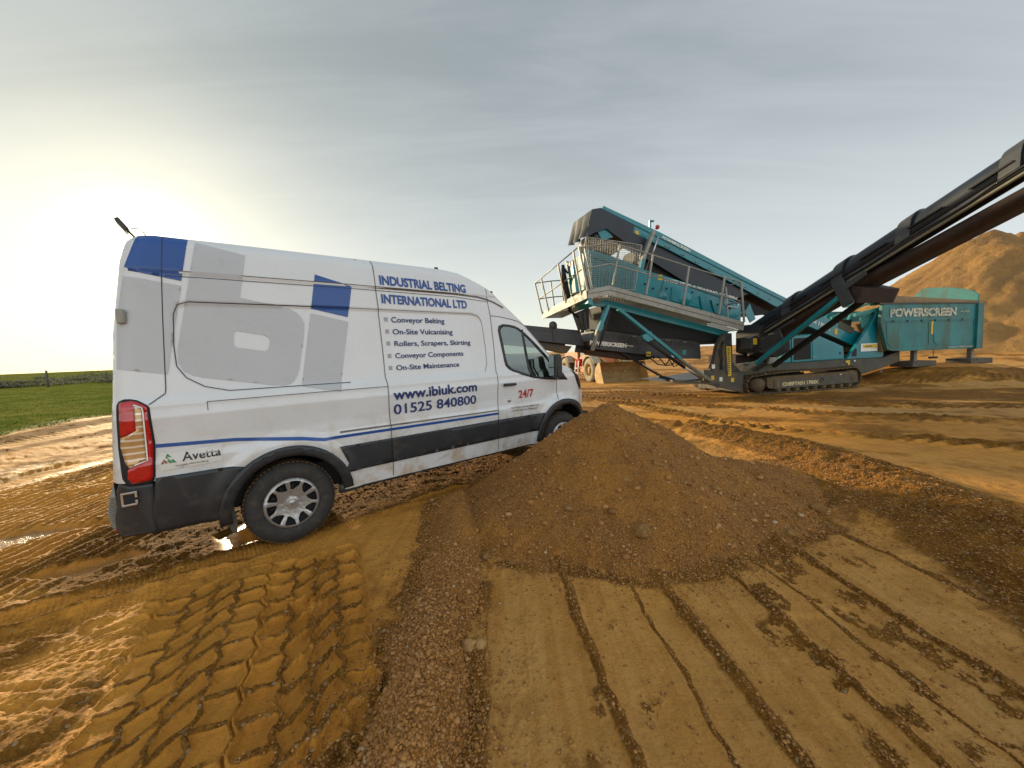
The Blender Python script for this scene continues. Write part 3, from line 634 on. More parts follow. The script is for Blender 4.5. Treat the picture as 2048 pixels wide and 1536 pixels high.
def clod(x, y, s, label, squash=0.75, split=False, seed=1, mat='clodm'):
    bm = bmesh.new(); bmesh.ops.create_icosphere(bm, subdivisions=4, radius=1.0)
    for v in bm.verts:
        c = v.co.copy(); n = float(fbm(np.array([c.x * 1.3 + seed]), np.array([c.y * 1.3 + c.z * 1.7]), 4, seed)[0])
        f = 1 + 0.32 * n
        v.co = Vector((c.x * s * f, c.y * s * 0.8 * f, max(c.z * s * squash * f, -s * 0.35)))
        if split:
            g = math.exp(-((c.x * 0.9 + 0.25 * c.y - 0.1) / 0.10) ** 2); v.co.z -= g * s * 0.35 * max(c.z, 0); v.co.y += g * s * 0.35 * (1 if c.y < 0 else 0)
    for f in bm.faces: f.smooth = True
    me = bpy.data.meshes.new('mud_clod'); bm.to_mesh(me); bm.free(); me.materials.append(MAT[mat])
    o = bpy.data.objects.new('mud_clod', me); C.objects.link(o)
    ph = pile_h(np.array([float(x)]), np.array([float(y)]))[0]; zz = max(float(gz(x, y)[0][0]), float(base_z(np.array([x]), np.array([y]))[0]) + ph)
    o.location = (x, y, zz + s * (0.22 if mat == 'rockm' else 0.05)); o.rotation_euler = (0, 0, seed)
    tag(o, label, 'clod', 'loose clods on and beside the gravel pile')
clod(-0.285, 1.915, 0.042, 'larger left half of the split sandy clod beside the gravel ridge', 0.9, False, 1, 'rockm')
clod(-0.225, 1.925, 0.038, 'smaller right half of the split sandy clod beside the gravel ridge', 0.7, False, 4, 'rockm')
clod(-0.25, 2.82, 0.040, 'round clod at the left foot of the gravel pile', 0.8, False, 5)
clod(0.93, 2.78, 0.072, 'biggest half buried clod low on the front of the gravel pile', 0.6, False, 7)
clod(2.75, 3.38, 0.075, 'clod at the right foot of the gravel pile', 0.6, False, 8)
clod(1.25, 3.32, 0.045, 'small clod halfway up the front of the gravel pile', 0.6, False, 11)
clod(0.42, 3.05, 0.040, 'small clod on the left front slope of the gravel pile', 0.6, False, 12)
clod(1.75, 3.30, 0.050, 'clod on the right front slope of the gravel pile', 0.6, False, 13)
clod(2.15, 2.92, 0.055, 'dark clod near the right front foot of the gravel pile', 0.6, False, 9)

# ================================================================== VAN
VA = math.atan2(VD[1], VD[0])
# local axes: x forward, y to its left (away from the camera), z up; widest side at y = -1.03, hub face at y = -1.00
van = empty('panel_van', (HUB[0] + VN[0] * 1.0, HUB[1] + VN[1] * 1.0, 0.0), VA)
tag(van, 'white panel van with grey and blue company graphics parked on the mud', 'van')
PZ = [.25, .35, .50, .62, .78, .88, .90, 1.0, 1.15, 1.20, 1.22, 1.26, 1.29, 1.325, 1.36, 1.5, 2.0, 2.20, 2.232, 2.24, 2.35, 2.44, 2.48, 2.515, 2.55]
PI_ = [.07, .04, .018, .010, .004, .000, .010, .014, .006, .003, .010, .012, .012, .036, .046, .058, .10, .118, .124, .112, .135, .160, .19, .235, .27]
RECP = [(-0.55, 2.023), (-0.61, 2.0), (-0.637, 1.93), (-0.652, 1.70), (-0.648, 1.55), (-0.601, 1.463), (-0.50, 1.39), (-0.353, 1.347), (0.55, 1.340), (1.98, 1.332), (2.07, 1.345), (2.105, 1.40), (2.108, 1.62), (2.085, 1.93), (2.05, 1.99), (1.96, 2.016), (0.61, 2.027)]
def inset(X, Z, detail=True):
    i = np.interp(Z, PZ, PI_)
    i = i + 0.42 * (np.maximum(0, X - 3.42) / 0.75) ** 2.2
    xr = np.interp(Z, [.8, 1.2, 1.8, 2.3, 2.45, 2.52], [-1.045, -1.015, -.968, -.900, -.860, -.82])
    t = np.clip((xr + .13 - X) / 0.13, 0, 1); i = i + 0.11 * (1 - np.sqrt(1 - t * t * 0.999))
    if detail:
        d = distline(X, Z, RECP, True); ins = inpoly(X, Z, RECP); s = np.where(ins, d, -d)
        i = i + 0.014 * sstep((s + 0.006) / 0.020)
        for cx, cz, r in ((0, 0.35, 0.50), (3.345, 0.37, 0.52)):
            rr = np.hypot(X - cx, Z - cz); i = i - 0.022 * sstep((0.62 - rr) / 0.09) * (Z < 1.05)
    return i
def side_y(X, Z): return -(1.03 - inset(X, Z))
TOP = [(-.892, 2.33), (-.875, 2.40), (-.848, 2.455), (-.80, 2.495), (-.72, 2.512), (-.25, 2.518), (.68, 2.518), (1.45, 2.515), (1.70, 2.506), (1.86, 2.477), (1.97, 2.428), (2.12, 2.364), (2.23, 2.31), (2.47, 2.123), (2.754, 1.896), (3.078, 1.577), (3.24, 1.423), (3.38, 1.36), (3.60, 1.26), (3.75, 1.165), (3.87, 1.05), (3.96, 0.98), (4.04, .86), (4.08, .70), (4.09, .56), (4.06, .44)]
def arch_pts(cx, cz, r, a0, a1, n=26): return [(cx + r * cos(radians(a0 + (a1 - a0) * k / (n - 1))), cz + r * sin(radians(a0 + (a1 - a0) * k / (n - 1)))) for k in range(n)]
WIN = [(2.335, 1.885), (2.40, 1.905), (2.485, 1.901), (2.58, 1.885), (2.645, 1.862), (2.734, 1.805), (2.88, 1.69), (3.017, 1.568), (3.238, 1.36), (3.36, 1.235), (3.432, 1.15), (3.21, 1.167), (3.0, 1.185), (2.81, 1.217), (2.62, 1.268), (2.50, 1.315), (2.43, 1.35), (2.386, 1.395), (2.370, 1.45), (2.361, 1.516), (2.333, 1.702), (2.316, 1.83)]
SIDE = TOP + [(3.86, .42)] + arch_pts(3.345, 0.37, 0.455, 6, 176) + [(2.86, .36), (0.44, .36)] + arch_pts(0, 0.35, 0.425, 2, 176) + [(-.47, .37), (-.825, .38), (-.825, .75), (-1.047, .77), (-1.016, 1.2), (-.969, 1.8)]
def cdt(poly, holes, res, extra=()):
    """triangulated polygon with holes and an inner grid: (points, tris, boundary loops)"""
    def dens(p, closed=True):
        o = []; n = len(p)
        for i in range(n if closed else n - 1):
            a = np.array(p[i]); b = np.array(p[(i + 1) % n]); l = np.linalg.norm(b - a); k = max(1, int(l / (res * 1.3)))
            for j in range(k): o.append(tuple(a + (b - a) * j / k))
        if not closed: o.append(tuple(p[-1]))
        return o
    loops = [dens(poly)] + [dens(h) for h in holes]
    P = []; Eg = []
    for lp in loops:
        s = len(P); P += lp; n = len(lp); Eg += [(s + i, s + (i + 1) % n) for i in range(n)]
    for ln in extra:
        q = dens(ln, False); s = len(P); P += q; Eg += [(s + i, s + i + 1) for i in range(len(q) - 1)]
    a = np.array(poly); x0, z0 = a.min(0); x1, z1 = a.max(0)
    gx, gz_ = np.meshgrid(np.arange(x0 + res * .5, x1, res), np.arange(z0 + res * .5, z1, res)); gx = gx.ravel(); gz_ = gz_.ravel()
    ok = inpoly(gx, gz_, poly)
    for h in holes: ok &= ~inpoly(gx, gz_, h)
    d = np.full(gx.shape, 9.0)
    for lp in loops: d = np.minimum(d, distline(gx, gz_, lp, True))
    for ln in extra: d = np.minimum(d, distline(gx, gz_, ln))
    ok &= d > res * .45
    P += list(zip(gx[ok], gz_[ok]))
    v, e_, f, *_r = delaunay_2d_cdt([Vector(p) for p in P], Eg, [], 0, 1e-6)
    v = np.array([(p.x, p.y) for p in v]); f = np.array([t for t in f if len(t) == 3])
    c = v[f].mean(1); ok = inpoly(c[:, 0], c[:, 1], poly)
    for h in holes: ok &= ~inpoly(c[:, 0], c[:, 1], h)
    f = f[ok]
    # make all tris counter-clockwise in (x,z)
    A_ = v[f]; cr = (A_[:, 1, 0] - A_[:, 0, 0]) * (A_[:, 2, 1] - A_[:, 0, 1]) - (A_[:, 1, 1] - A_[:, 0, 1]) * (A_[:, 2, 0] - A_[:, 0, 0])
    f[cr < 0] = f[cr < 0][:, ::-1]
    return v, f
def panel(name, poly, mat, off=0.0035, holes=(), res=0.05, thick=0.0, parent=None, far=False, smooth=True, extra=(), zmap=None):
    """a skin laid on the van's side, `off` metres proud of it"""
    v, f = cdt(poly, holes, res, extra)
    y = side_y(v[:, 0], v[:, 1]) - off
    V = np.stack([v[:, 0], y, v[:, 1]], 1)
    if thick > 0:
        ed = {}
        for t in f:
            for a, b in ((t[0], t[1]), (t[1], t[2]), (t[2], t[0])): ed[(a, b)] = 1
        bd = [(a, b) for (a, b) in ed if (b, a) not in ed]
        n = len(V); B = V.copy(); B[:, 1] += thick
        V = np.concatenate([V, B]); q = []
        for a, b in bd: q += [(a, a + n, b + n), (a, b + n, b)]
        f = np.concatenate([f, np.array(q)])
    if far: V = V * np.array([1, -1, 1]); f = f[:, ::-1]
    return npmesh(name, V, f, mat, parent or van, smooth)
def ribbon(pts, wd):
    """closed outline of a thin line of width wd along pts"""
    p = [Vector(q) for q in pts]; a = []; b = []
    for i in range(len(p)):
        d = (p[min(i + 1, len(p) - 1)] - p[max(i - 1, 0)]).normalized(); n = Vector((-d.y, d.x)) * wd / 2
        a.append(tuple(p[i] + n)); b.append(tuple(p[i] - n))
    return a + b[::-1]
def merge(objs, name, parent):
    bm = bmesh.new(); mats = []
    for o in objs:
        bm.from_mesh(o.data); mats.append(o.data.materials[0])
    me = bpy.data.meshes.new(name); bm.to_mesh(me); bm.free(); me.materials.append(mats[0])
    for o in objs:
        d = o.data; bpy.data.objects.remove(o); bpy.data.meshes.remove(d)
    r = bpy.data.objects.new(name, me); C.objects.link(r); r.parent = parent; return r

# body: two sides, roof / windscreen / bonnet sweep, nose and tail in one shell
def van_body():
    v, f = cdt(SIDE, [WIN], 0.018)
    y = side_y(v[:, 0], v[:, 1]); n = len(v)
    V = np.concatenate([np.stack([v[:, 0], y, v[:, 1]], 1), np.stack([v[:, 0], -y, v[:, 1]], 1)])
    F = [f, f[:, ::-1] + n]; Vs = [V]; cnt = len(V)
    def sweep(line, crown, ny=17, keep=lambda x: True, z_out=0.0, x_out=0.0):
        nonlocal cnt
        ln = []
        for a, b in zip(line[:-1], line[1:]):
            k = max(1, int(math.dist(a, b) / 0.05)); ln += [(a[0] + (b[0] - a[0]) * j / k, a[1] + (b[1] - a[1]) * j / k) for j in range(k)]
        ln.append(line[-1]); ln = np.array(ln)
        w_ = -side_y(ln[:, 0], ln[:, 1]); t = np.linspace(-1, 1, ny); cr = crown(ln[:, 0])[:, None] * (1 - np.abs(t)[None] ** 2.6)
        d = np.gradient(ln, axis=0); nn = np.stack([-d[:, 1], d[:, 0]], 1); nn /= np.linalg.norm(nn, axis=1)[:, None]; nn = nn * np.where(nn[:, 1:2] < -0.3, -1, 1)
        X = ln[:, 0:1] + cr * nn[:, 0:1]; Z = ln[:, 1:2] + cr * nn[:, 1:2]; Y = w_[:, None] * t[None]
        Vs.append(np.stack([X, np.broadcast_to(Y, X.shape), Z], -1).reshape(-1, 3)); m_ = len(ln)
        i = (np.arange(m_ - 1)[:, None] * ny + np.arange(ny - 1)[None]).ravel() + cnt
        q = np.stack([i, i + 1, i + ny + 1, i + ny], 1); F.append(np.concatenate([q[:, [0, 1, 2]], q[:, [0, 2, 3]]])); cnt += m_ * ny
    roof = [p for p in TOP if p[0] <= 2.13]; sweep(roof, lambda x: 0.045 + 0 * x)
    ws_top = [(2.12, 2.364), (2.155, 2.348)]; sweep(ws_top, lambda x: 0.045 + 0 * x)
    hood = [p for p in TOP if p[0] >= 3.24 or p[1] < 1.0 and p[0] > 3]; sweep(hood, lambda x: 0.09 + 0 * x)
    sweep([(-1.045, .60), (-1.047, .77), (-1.016, 1.2), (-.969, 1.8), (-.892, 2.33)][::-1], lambda x: 0.03 + 0 * x)
    o = npmesh('body', np.concatenate(Vs), np.concatenate(F), 'white', van)
    # windscreen glass between the pillars
    line = [p for p in TOP if 2.15 < p[0] < 3.25]; line = [(2.155, 2.348)] + line
    bm = bmesh.new(); rows = []
    for a in line:
        w_ = -float(side_y(np.array([a[0]]), np.array([a[1]]))[0]); row = []
        for k in range(15):
            t = -1 + 2 * k / 14; c = 0.05 * (1 - abs(t) ** 2.4); row.append(bm.verts.new((a[0] + c * .66, w_ * t, a[1] + c * .75)))
        rows.append(row)
    for a, b in zip(rows, rows[1:]):
        for k in range(14): bm.faces.new((a[k], a[k + 1], b[k + 1], b[k])).smooth = True
    me = bpy.data.meshes.new('windscreen'); bm.to_mesh(me); bm.free(); me.materials.append(MAT['glass']); g = bpy.data.objects.new('windscreen', me); C.objects.link(g); g.parent = van
    return o
van_body()
# underbody and wheel wells
MB().box((1.6, 0, .50), (4.9, 1.72, .24)).build('underbody', 'dark', van)
for cx, cz, r in ((0, .35, .43), (3.345, .37, .46)):
    for sgn in (-1, 1):
        b = MB(); pr = [(r, 0.0), (r, 0.34), (0.02, 0.36)]
        for rr in ((r, .0), ): pass
        bm = b.bm; rings = []
        for rad_, t in pr:
            rings.append([bm.verts.new((cx + rad_ * cos(pi * k / 24), sgn * (1.0 - t), cz + rad_ * sin(pi * k / 24))) for k in range(25)])
        for a, c_ in zip(rings, rings[1:]):
            for k in range(24): bm.faces.new((a[k], a[k + 1], c_[k + 1], c_[k])).smooth = True
        b.build('wheel_arch_liner', 'dark', van)
# interior
it = MB(); it.box((2.28, 0, 1.45), (.03, 1.80, 1.7)); it.box((2.7, 0, .75), (1.6, 1.7, .06)); it.build('bulkhead', 'interior', van)
it = MB(); it.prism([(3.05, 1.05), (3.08, 1.22), (3.20, 1.30), (3.45, 1.26), (3.55, .9), (3.2, .8)], -.86, .86); it.box((3.12, -.15, 1.24), (.10, .34, .12)); it.build('dashboard', 'interior', van, .02)
b = MB(); rc = (2.93, -.52, 1.24); tl = radians(28)
b.tube([(rc[0] + .20 * cos(a) * sin(tl), rc[1] + .20 * sin(a), rc[2] + .20 * cos(a) * cos(tl)) for a in np.linspace(0, 2 * pi, 33)], .016, 8, False)
b.beam((rc[0], rc[1] - .19, rc[2]), (rc[0], rc[1] + .19, rc[2]), .05, .02); b.beam(rc, (rc[0] - .09, rc[1], rc[2] - .17), .05, .02); b.beam(rc, (3.2, rc[1], 1.08), .06, .06); b.box(rc, (.05, .12, .10))
b.build('steering_wheel', 'interior', van)
for yy in (-.52, .10, .55):
    b = MB(); b.prism([(2.40, 1.0), (2.88, 1.03), (2.90, .88), (2.40, .86)], yy - .23, yy + .23); b.prism([(2.40, .95), (2.52, 1.0), (2.46, 1.60), (2.36, 1.60)], yy - .23, yy + .23); b.prism([(2.37, 1.62), (2.46, 1.62), (2.44, 1.82), (2.37, 1.82)], yy - .12, yy + .12); b.build('seat', 'seatfab', van, .03)
# side windows with their black surround
for far in (False, True):
    g = panel('side_window', WIN, 'glass', 0.004, res=.08, far=far)
    inner = []
    c0 = np.array(WIN).mean(0)
    fr = panel('frame', WIN, 'clad', 0.006, holes=[[(2.365, 1.855), (2.41, 1.875), (2.48, 1.873), (2.57, 1.857), (2.63, 1.835), (2.715, 1.775), (2.86, 1.655), (3.00, 1.525), (3.10, 1.43), (3.15, 1.36), (3.135, 1.205), (2.99, 1.212), (2.82, 1.243), (2.63, 1.295), (2.50, 1.345), (2.42, 1.405), (2.398, 1.50), (2.37, 1.70), (2.35, 1.82)]], res=.05, thick=.012, far=far); fr.parent = g
    fp = panel('divider', ribbon([(2.695, 1.84), (2.735, 1.50), (2.768, 1.232)], .034), 'clad', 0.008, thick=.012, far=far); fp.parent = g
# panel gaps, and dark ribbons standing for shade on pressed edges
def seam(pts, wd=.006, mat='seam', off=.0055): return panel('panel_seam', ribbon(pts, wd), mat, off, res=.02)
SEAMS = [[(-.655, 2.505), (-.68, 2.194), (-.697, 1.903), (-.72, 1.40), (-.725, 1.36), (-.815, 1.29)],
         [(.872, 2.51), (.868, 2.244), (.878, 2.028), (.886, 1.603), (.886, 1.342), (.888, 1.28), (.884, 1.07), (.888, .881), (.888, .669), (.892, .519), (.892, .38)],
         [(2.19, 2.32), (2.198, 2.171), (2.22, 2.002), (2.231, 1.642), (2.224, 1.202), (2.215, 1.051), (2.207, .746), (2.205, .39)],
         [(2.222, 2.002), (2.347, 1.995), (2.533, 1.968), (2.654, 1.939), (2.75, 1.889), (3.24, 1.405)], [(3.213, 1.162), (3.222, .90)],
         [(3.50, 1.29), (3.62, 1.20), (3.70, 1.06), (3.78, .98), (3.72, .80), (3.70, .78)]]
for s_ in SEAMS: seam(s_)
for pts_, wd_ in ((RECP[-1:] + RECP[:9], .005), ([(.61, 2.027), (1.96, 2.016), (2.05, 1.99), (2.085, 1.93), (2.108, 1.62), (2.105, 1.42), (2.07, 1.345)], .003), ([(.61, 2.027), (-.55, 2.023)], .007), ([(-.66, 2.208), (-.28, 2.209), (.63, 2.211), (1.755, 2.199), (2.195, 2.167)], .005), ([(-.497, 1.277), (.30, 1.276), (.886, 1.273)], .005), ([(-.497, 1.278), (-.497, 1.212)], .004)): seam(pts_, wd_).name = 'pressed_edge_shade'  # dark ribbons draw edge shade along recess, groove and roof crease
panel('gutter_shadow_strip', ribbon([(-.76, 2.238), (-.276, 2.240), (.633, 2.240), (1.76, 2.232), (2.06, 2.216), (2.195, 2.192), (2.30, 2.16), (2.43, 2.105)], .020), 'crease_shade', .0045, res=.02)  # dark strip painting the shadow that lies in the roof crease
# graphics
panel('blue_graphic', [(-.79, 2.498), (-.70, 2.512), (-.511, 2.508), (-.573, 2.176), (-.878, 2.232)], 'blue', .004, res=.02)
panel('blue_graphic', [(.338, 2.312), (.645, 2.229), (.587, 1.942), (.281, 2.008)], 'blue', .004, res=.02)
panel('grey_graphic', [(-.884, 2.190), (-.577, 2.139), (-.702, 1.496), (-.962, 1.545), (-.935, 1.9)], 'grey', .004, res=.02)
G2 = [(-.469, 2.487), (-.164, 2.419), (-.227, 2.075), (-.10, 2.045), (.02, 2.03), (.104, 2.007), (.17, 1.965), (.207, 1.915), (.218, 1.869), (.203, 1.76), (.144, 1.486), (.125, 1.43), (.095, 1.385), (.06, 1.36), (.02, 1.352), (-.054, 1.363), (-.50, 1.455), (-.56, 1.475), (-.612, 1.515), (-.638, 1.577), (-.634, 1.67)]
panel('grey_graphic', G2, 'grey', .004, holes=[[(-.268, 1.81), (-.09, 1.777), (-.065, 1.762), (-.049, 1.735), (-.06, 1.675), (-.072, 1.655), (-.095, 1.645), (-.275, 1.678), (-.292, 1.69), (-.298, 1.711), (-.29, 1.78), (-.285, 1.80)]], res=.02)
panel('grey_graphic', [(.277, 1.968), (.587, 1.90), (.455, 1.262), (.151, 1.337)], 'grey', .004, res=.015)
panel('blue_stripe', [(-.808, 1.008), (-.352, .976), (.10, .91), (.287, .869), (.413, .869), (1.805, .851), (2.205, .847), (2.205, .822), (1.803, .825), (.411, .843), (.28, .841), (.10, .882), (-.354, .950), (-.808, .982)], 'blue', .004, res=.03)
panel('blue_stripe', [(-1.03, 1.02), (-.990, 1.012), (-.990, .986), (-1.03, .994)], 'blue', .004, res=.02)
panel('crease_shadow_line', [(.416, .905), (1.807, .884), (2.205, .879), (2.205, .867), (1.807, .870), (.416, .888)], 'crease_shade', .004, res=.02)  # dark strip painting the shadow of the lower body crease
for x0, z0 in ((.930, 1.950), (.932, 1.831), (.932, 1.711), (.932, 1.589), (.930, 1.468)): panel('bullet_square', [(x0, z0), (x0 + .036, z0), (x0 + .036, z0 - .040), (x0, z0 - .040)], 'greysq', .004)
av = panel('sticker', [(-.797, .942), (-.438, .937), (-.440, .818), (-.797, .813)], 'sticker', .004, res=.03)
def pd(name, poly, mat, parent, off=.006): q = panel(name, poly, mat, off, res=.03); q.parent = parent; return q
pd('logo', [(-.748, .930), (-.704, .861), (-.722, .861), (-.748, .904), (-.757, .917)], 'green_dec', av); pd('logo', [(-.757, .915), (-.724, .861), (-.742, .861), (-.765, .897)], 'green_dec', av)
pd('logo', [(-.770, .898), (-.750, .866), (-.763, .862), (-.776, .883)], 'brown_dec', av); pd('logo', [(-.777, .884), (-.790, .860), (-.770, .864)], 'brown_dec', av)
def text_mesh(s, bold=0.0, spacing=1.0, shear=0.0):
    cu = bpy.data.curves.new('t', 'FONT'); cu.body = s; cu.size = 1; cu.offset = bold; cu.space_character = spacing; cu.shear = shear; cu.resolution_u = 4
    ob = bpy.data.objects.new('t', cu); C.objects.link(ob); dg = bpy.context.evaluated_depsgraph_get(); dg.update()
    me = bpy.data.meshes.new_from_object(ob.evaluated_get(dg)); bpy.data.objects.remove(ob); bpy.data.curves.remove(cu)
    bm = bmesh.new(); bm.from_mesh(me); bmesh.ops.remove_doubles(bm, verts=bm.verts, dist=1e-5); bmesh.ops.triangulate(bm, faces=bm.faces)
    for _ in range(2):
        eg = [e for e in bm.edges if e.calc_length() > 0.25]
        if eg: bmesh.ops.subdivide_edges(bm, edges=eg, cuts=1); bmesh.ops.triangulate(bm, faces=bm.faces)
    bm.verts.index_update(); V = np.array([v.co[:] for v in bm.verts]); F = [tuple(v.index for v in p.verts) for p in bm.faces]; bm.free(); bpy.data.meshes.remove(me)
    return V, F
def cap_h(bold): V, F = text_mesh('H', bold); return V[:, 1].max() + bold * 0
def van_text(s, x0, x1, zb, cap, mat, bold=.02, spacing=1.0, x1l=None, off=.006, name='lettering', parent=None, dz=0.0):
    V, F = text_mesh(s, bold, spacing); sx = (x1 - x0) / (V[:, 0].max() - V[:, 0].min()); sz = cap / cap_h(bold)
    X = x0 + (V[:, 0] - V[:, 0].min()) * sx; Z = zb + V[:, 1] * sz + dz * (X - x0) / (x1 - x0)
    Y = side_y(X, Z) - off
    o = mesh(name, np.stack([X, Y, Z], 1), F, mat, parent or van); return o
van_text('INDUSTRIAL BELTING', .915, 1.905, 2.272, .090, 'bluetext', .035, 1.0, dz=-.017)
van_text('INTERNATIONAL LTD', .917, 1.905, 2.090, .087, 'bluetext', .035, 1.0, dz=-.014)
van_text('Conveyor Belting', 1.001, 1.601, 1.902, .053, 'navy', .018); van_text('On-Site Vulcanising', 1.004, 1.691, 1.782, .053, 'navy', .018)
van_text('Rollers, Scrapers, Skirting', 1.010, 1.912, 1.664, .051, 'navy', .018); van_text('Conveyor Components', 1.006, 1.804, 1.542, .051, 'navy', .018)
van_text('On-Site Maintenance', 1.005, 1.736, 1.422, .051, 'navy', .018)
van_text('www.ibiuk.com', .931, 1.918, 1.136, .099, 'navy', .030); van_text('01525 840800', .930, 1.905, .990, .098, 'navy', .018)
van_text('24/7', 2.539, 2.789, .983, .097, 'red', .022)
van_text('NO TOOLS OR EQUIPMENT LEFT', 2.407, 2.881, .866, .018, 'black_txt', .01, 1.1, dz=-.012); van_text('IN THIS VEHICLE OVERNIGHT', 2.427, 2.846, .829, .018, 'black_txt', .01, 1.1, dz=-.012)
van_text('Avetta', -.672, -.447, .862, .062, 'black_txt', .014, 1.02, off=.0065, parent=av); van_text('Formerly PICS Auditing', -.711, -.526, .830, .0115, 'black_txt', .004, off=.0065, parent=av)
# black side mouldings
panel('side_moulding', [(-.823, .770), (-.5, .764), (-.38, .760), (-.30, .74), (-.40, .62), (-.455, .48), (-.462, .36), (-.88, .372), (-.85, .60)], 'clad', .014, res=.03, thick=.03)
panel('side_moulding', [(.405, .765), (.884, .763), (.884, .522), (.43, .520), (.47, .60)], 'clad', .014, res=.03, thick=.03)
panel('side_moulding', [(.892, .763), (2.202, .758), (2.202, .528), (.892, .522)], 'clad', .014, res=.03, thick=.03)
panel('side_moulding', [(2.210, .758), (2.96, .748), (2.90, .66), (2.86, .56), (2.845, .53), (2.210, .528)], 'clad', .014, res=.03, thick=.03)
panel('sill', [(.40, .405), (2.86, .42), (2.86, .345), (.385, .330)], 'dgrey', -.010, res=.05, thick=.05)
for cx, cz, r0, r1, a0, a1 in ((0, .35, .418, .500, 4, 186), (3.345, .37, .45, .525, 8, 178)):
    for far in (False, True):
        panel('wheel_arch', arch_pts(cx, cz, r1, a0, a1) + arch_pts(cx, cz, r0, a1, a0), 'clad', .024, res=.03, thick=.06, far=far)
panel('side_moulding', [(-.823, .770), (-.38, .760), (-.455, .48), (-.462, .36), (-.88, .372)], 'clad', .014, res=.05, thick=.03, far=True); panel('side_moulding', [(.43, .763), (2.96, .758), (2.845, .53), (.43, .522)], 'clad', .014, res=.05, thick=.03, far=True)
# rear bumper with corner, reflector and bracket, step
b = MB()
prof_ = [(-.83, .745), (-.96, .752), (-1.015, .775), (-1.04, .70), (-1.035, .62), (-1.07, .50), (-1.07, .42), (-1.045, .375), (-.84, .375)]
b.prism(prof_, -.985, .985); rb = b.build('rear_bumper', 'clad', van, .028, 3)
# taper the rear corners inwards in plan
for v in rb.data.vertices:
    t = max(0, (-.91 - v.co.x) / .17)
    if abs(v.co.y) > .5: v.co.y += math.copysign(.045, v.co.y) - math.copysign(.15 * t * t, v.co.y)
b = MB()
for k in range(16): b.box((-1.05 - .018 * sin(k / 15 * pi), -.76, .48 + k * .0148), (.05, .30, .007), Matrix.Rotation(radians(18), 4, 'X'))
b.build('step_grip', 'galv', rb); b = MB(); b.box((-1.068, -.82, .425), (.02, .10, .05)); b.build('reflector', 'redlens', rb, .005)
b = MB()
for c_, d in (((-.965, -1.034, .70), (.075, .016, .014)), ((-.965, -1.034, .618), (.075, .016, .014)), ((-1.0, -1.028, .66), (.014, .016, .09)), ((-.93, -1.036, .685), (.014, .016, .045)), ((-.93, -1.036, .632), (.014, .016, .03))): b.box(c_, d)
b.build('bracket', 'chrome', rb, .003); MB().box((-.965, -1.028, .66), (.06, .012, .07)).build('recess', 'dark', rb)
# tail lamps
TL = [(-.968, 1.325), (-.94, 1.338), (-.907, 1.337), (-.873, 1.326), (-.822, 1.287), (-.814, 1.269), (-.805, 1.0), (-.823, .782), (-.832, .755), (-.86, .742), (-.945, .742), (-.972, .755), (-.99, .80), (-.995, 1.0), (-.985, 1.24), (-.98, 1.30)]
for far in (False, True):
    t = panel('tail_lamp', TL, 'dark', .004, res=.02, thick=.03, far=far)
    a = panel('red_lens', [(-.965, 1.315), (-.905, 1.325), (-.872, 1.313), (-.828, 1.278), (-.818, 1.0), (-.835, .790), (-.845, .765), (-.942, .757), (-.962, .80), (-.955, .86), (-.854, .905), (-.849, 1.24), (-.852, 1.272), (-.892, 1.297), (-.895, 1.12), (-.945, 1.09), (-.975, 1.08), (-.972, 1.20)], 'redlens', .012, res=.02, thick=.01, far=far); a.parent = t
    a = panel('clear_lens', [(-.892, 1.297), (-.852, 1.272), (-.849, 1.24), (-.854, .905), (-.945, .868), (-.965, .90), (-.982, 1.02), (-.975, 1.08), (-.945, 1.09), (-.895, 1.12)], 'reflector', .011, res=.02, thick=.01, far=far); a.parent = t
    if not far:
        a = panel('lens_edge', ribbon([(-.892, 1.297), (-.852, 1.272), (-.849, 1.24), (-.854, .905), (-.92, .885)], .008), 'signwhite', .015, res=.02); a.parent = t
# hinges, door handle, lock, filler mark, mirror, headlamp, front bumper, flap, lamp, aerial
b = MB(); b.box((-.912, -.93, 1.905), (.045, .05, .10)); b.box((-.90, -.935, 1.905), (.03, .03, .075)); b.build('door_hinge', 'galv', van, .008)
b = MB(); b.prism([(2.292, 1.168), (2.30, 1.186), (2.48, 1.182), (2.492, 1.165), (2.48, 1.148), (2.30, 1.150)], -1.062, -1.035); b.build('door_handle', 'clad', van, .009, 3)
b = MB(); b.lathe([(.0001, -.012), (.018, -.012), (.026, -.006), (.028, .01)], (2.387, -1.022, .975), 24); b.build('door_lock', 'chrome', van)
b = MB(); b.prism([(3.045, 1.22), (3.03, 1.36), (3.045, 1.48), (3.08, 1.515), (3.12, 1.50), (3.135, 1.40), (3.13, 1.26), (3.11, 1.215), (3.07, 1.20)], -1.225, -1.06); b.beam((3.13, -1.15, 1.24), (3.22, -.98, 1.18), .06, .05); b.beam((3.13, -1.15, 1.21), (3.24, -.96, 1.16), .05, .03)
mi = b.build('door_mirror', 'clad', van, .035, 3)
b = MB(); b.prism([(3.040, 1.345), (3.040, 1.50), (3.046, 1.50), (3.046, 1.345)], -1.205, -1.08); b.prism([(3.040, 1.235), (3.040, 1.335), (3.046, 1.335), (3.046, 1.235)], -1.205, -1.08)
b2 = b.build('mirror_glass', 'mirror', mi)
for v in b2.data.vertices: v.co.x -= .012
b = MB(); b.prism([(3.045, 1.22), (3.03, 1.36), (3.045, 1.48), (3.10, 1.525), (3.21, 1.52), (3.24, 1.44), (3.235, 1.26), (3.09, 1.20)], 1.06, 1.25); b.beam((3.13, 1.15, 1.24), (3.22, .98, 1.18), .06, .05); b.build('door_mirror', 'clad', van, .035, 3)
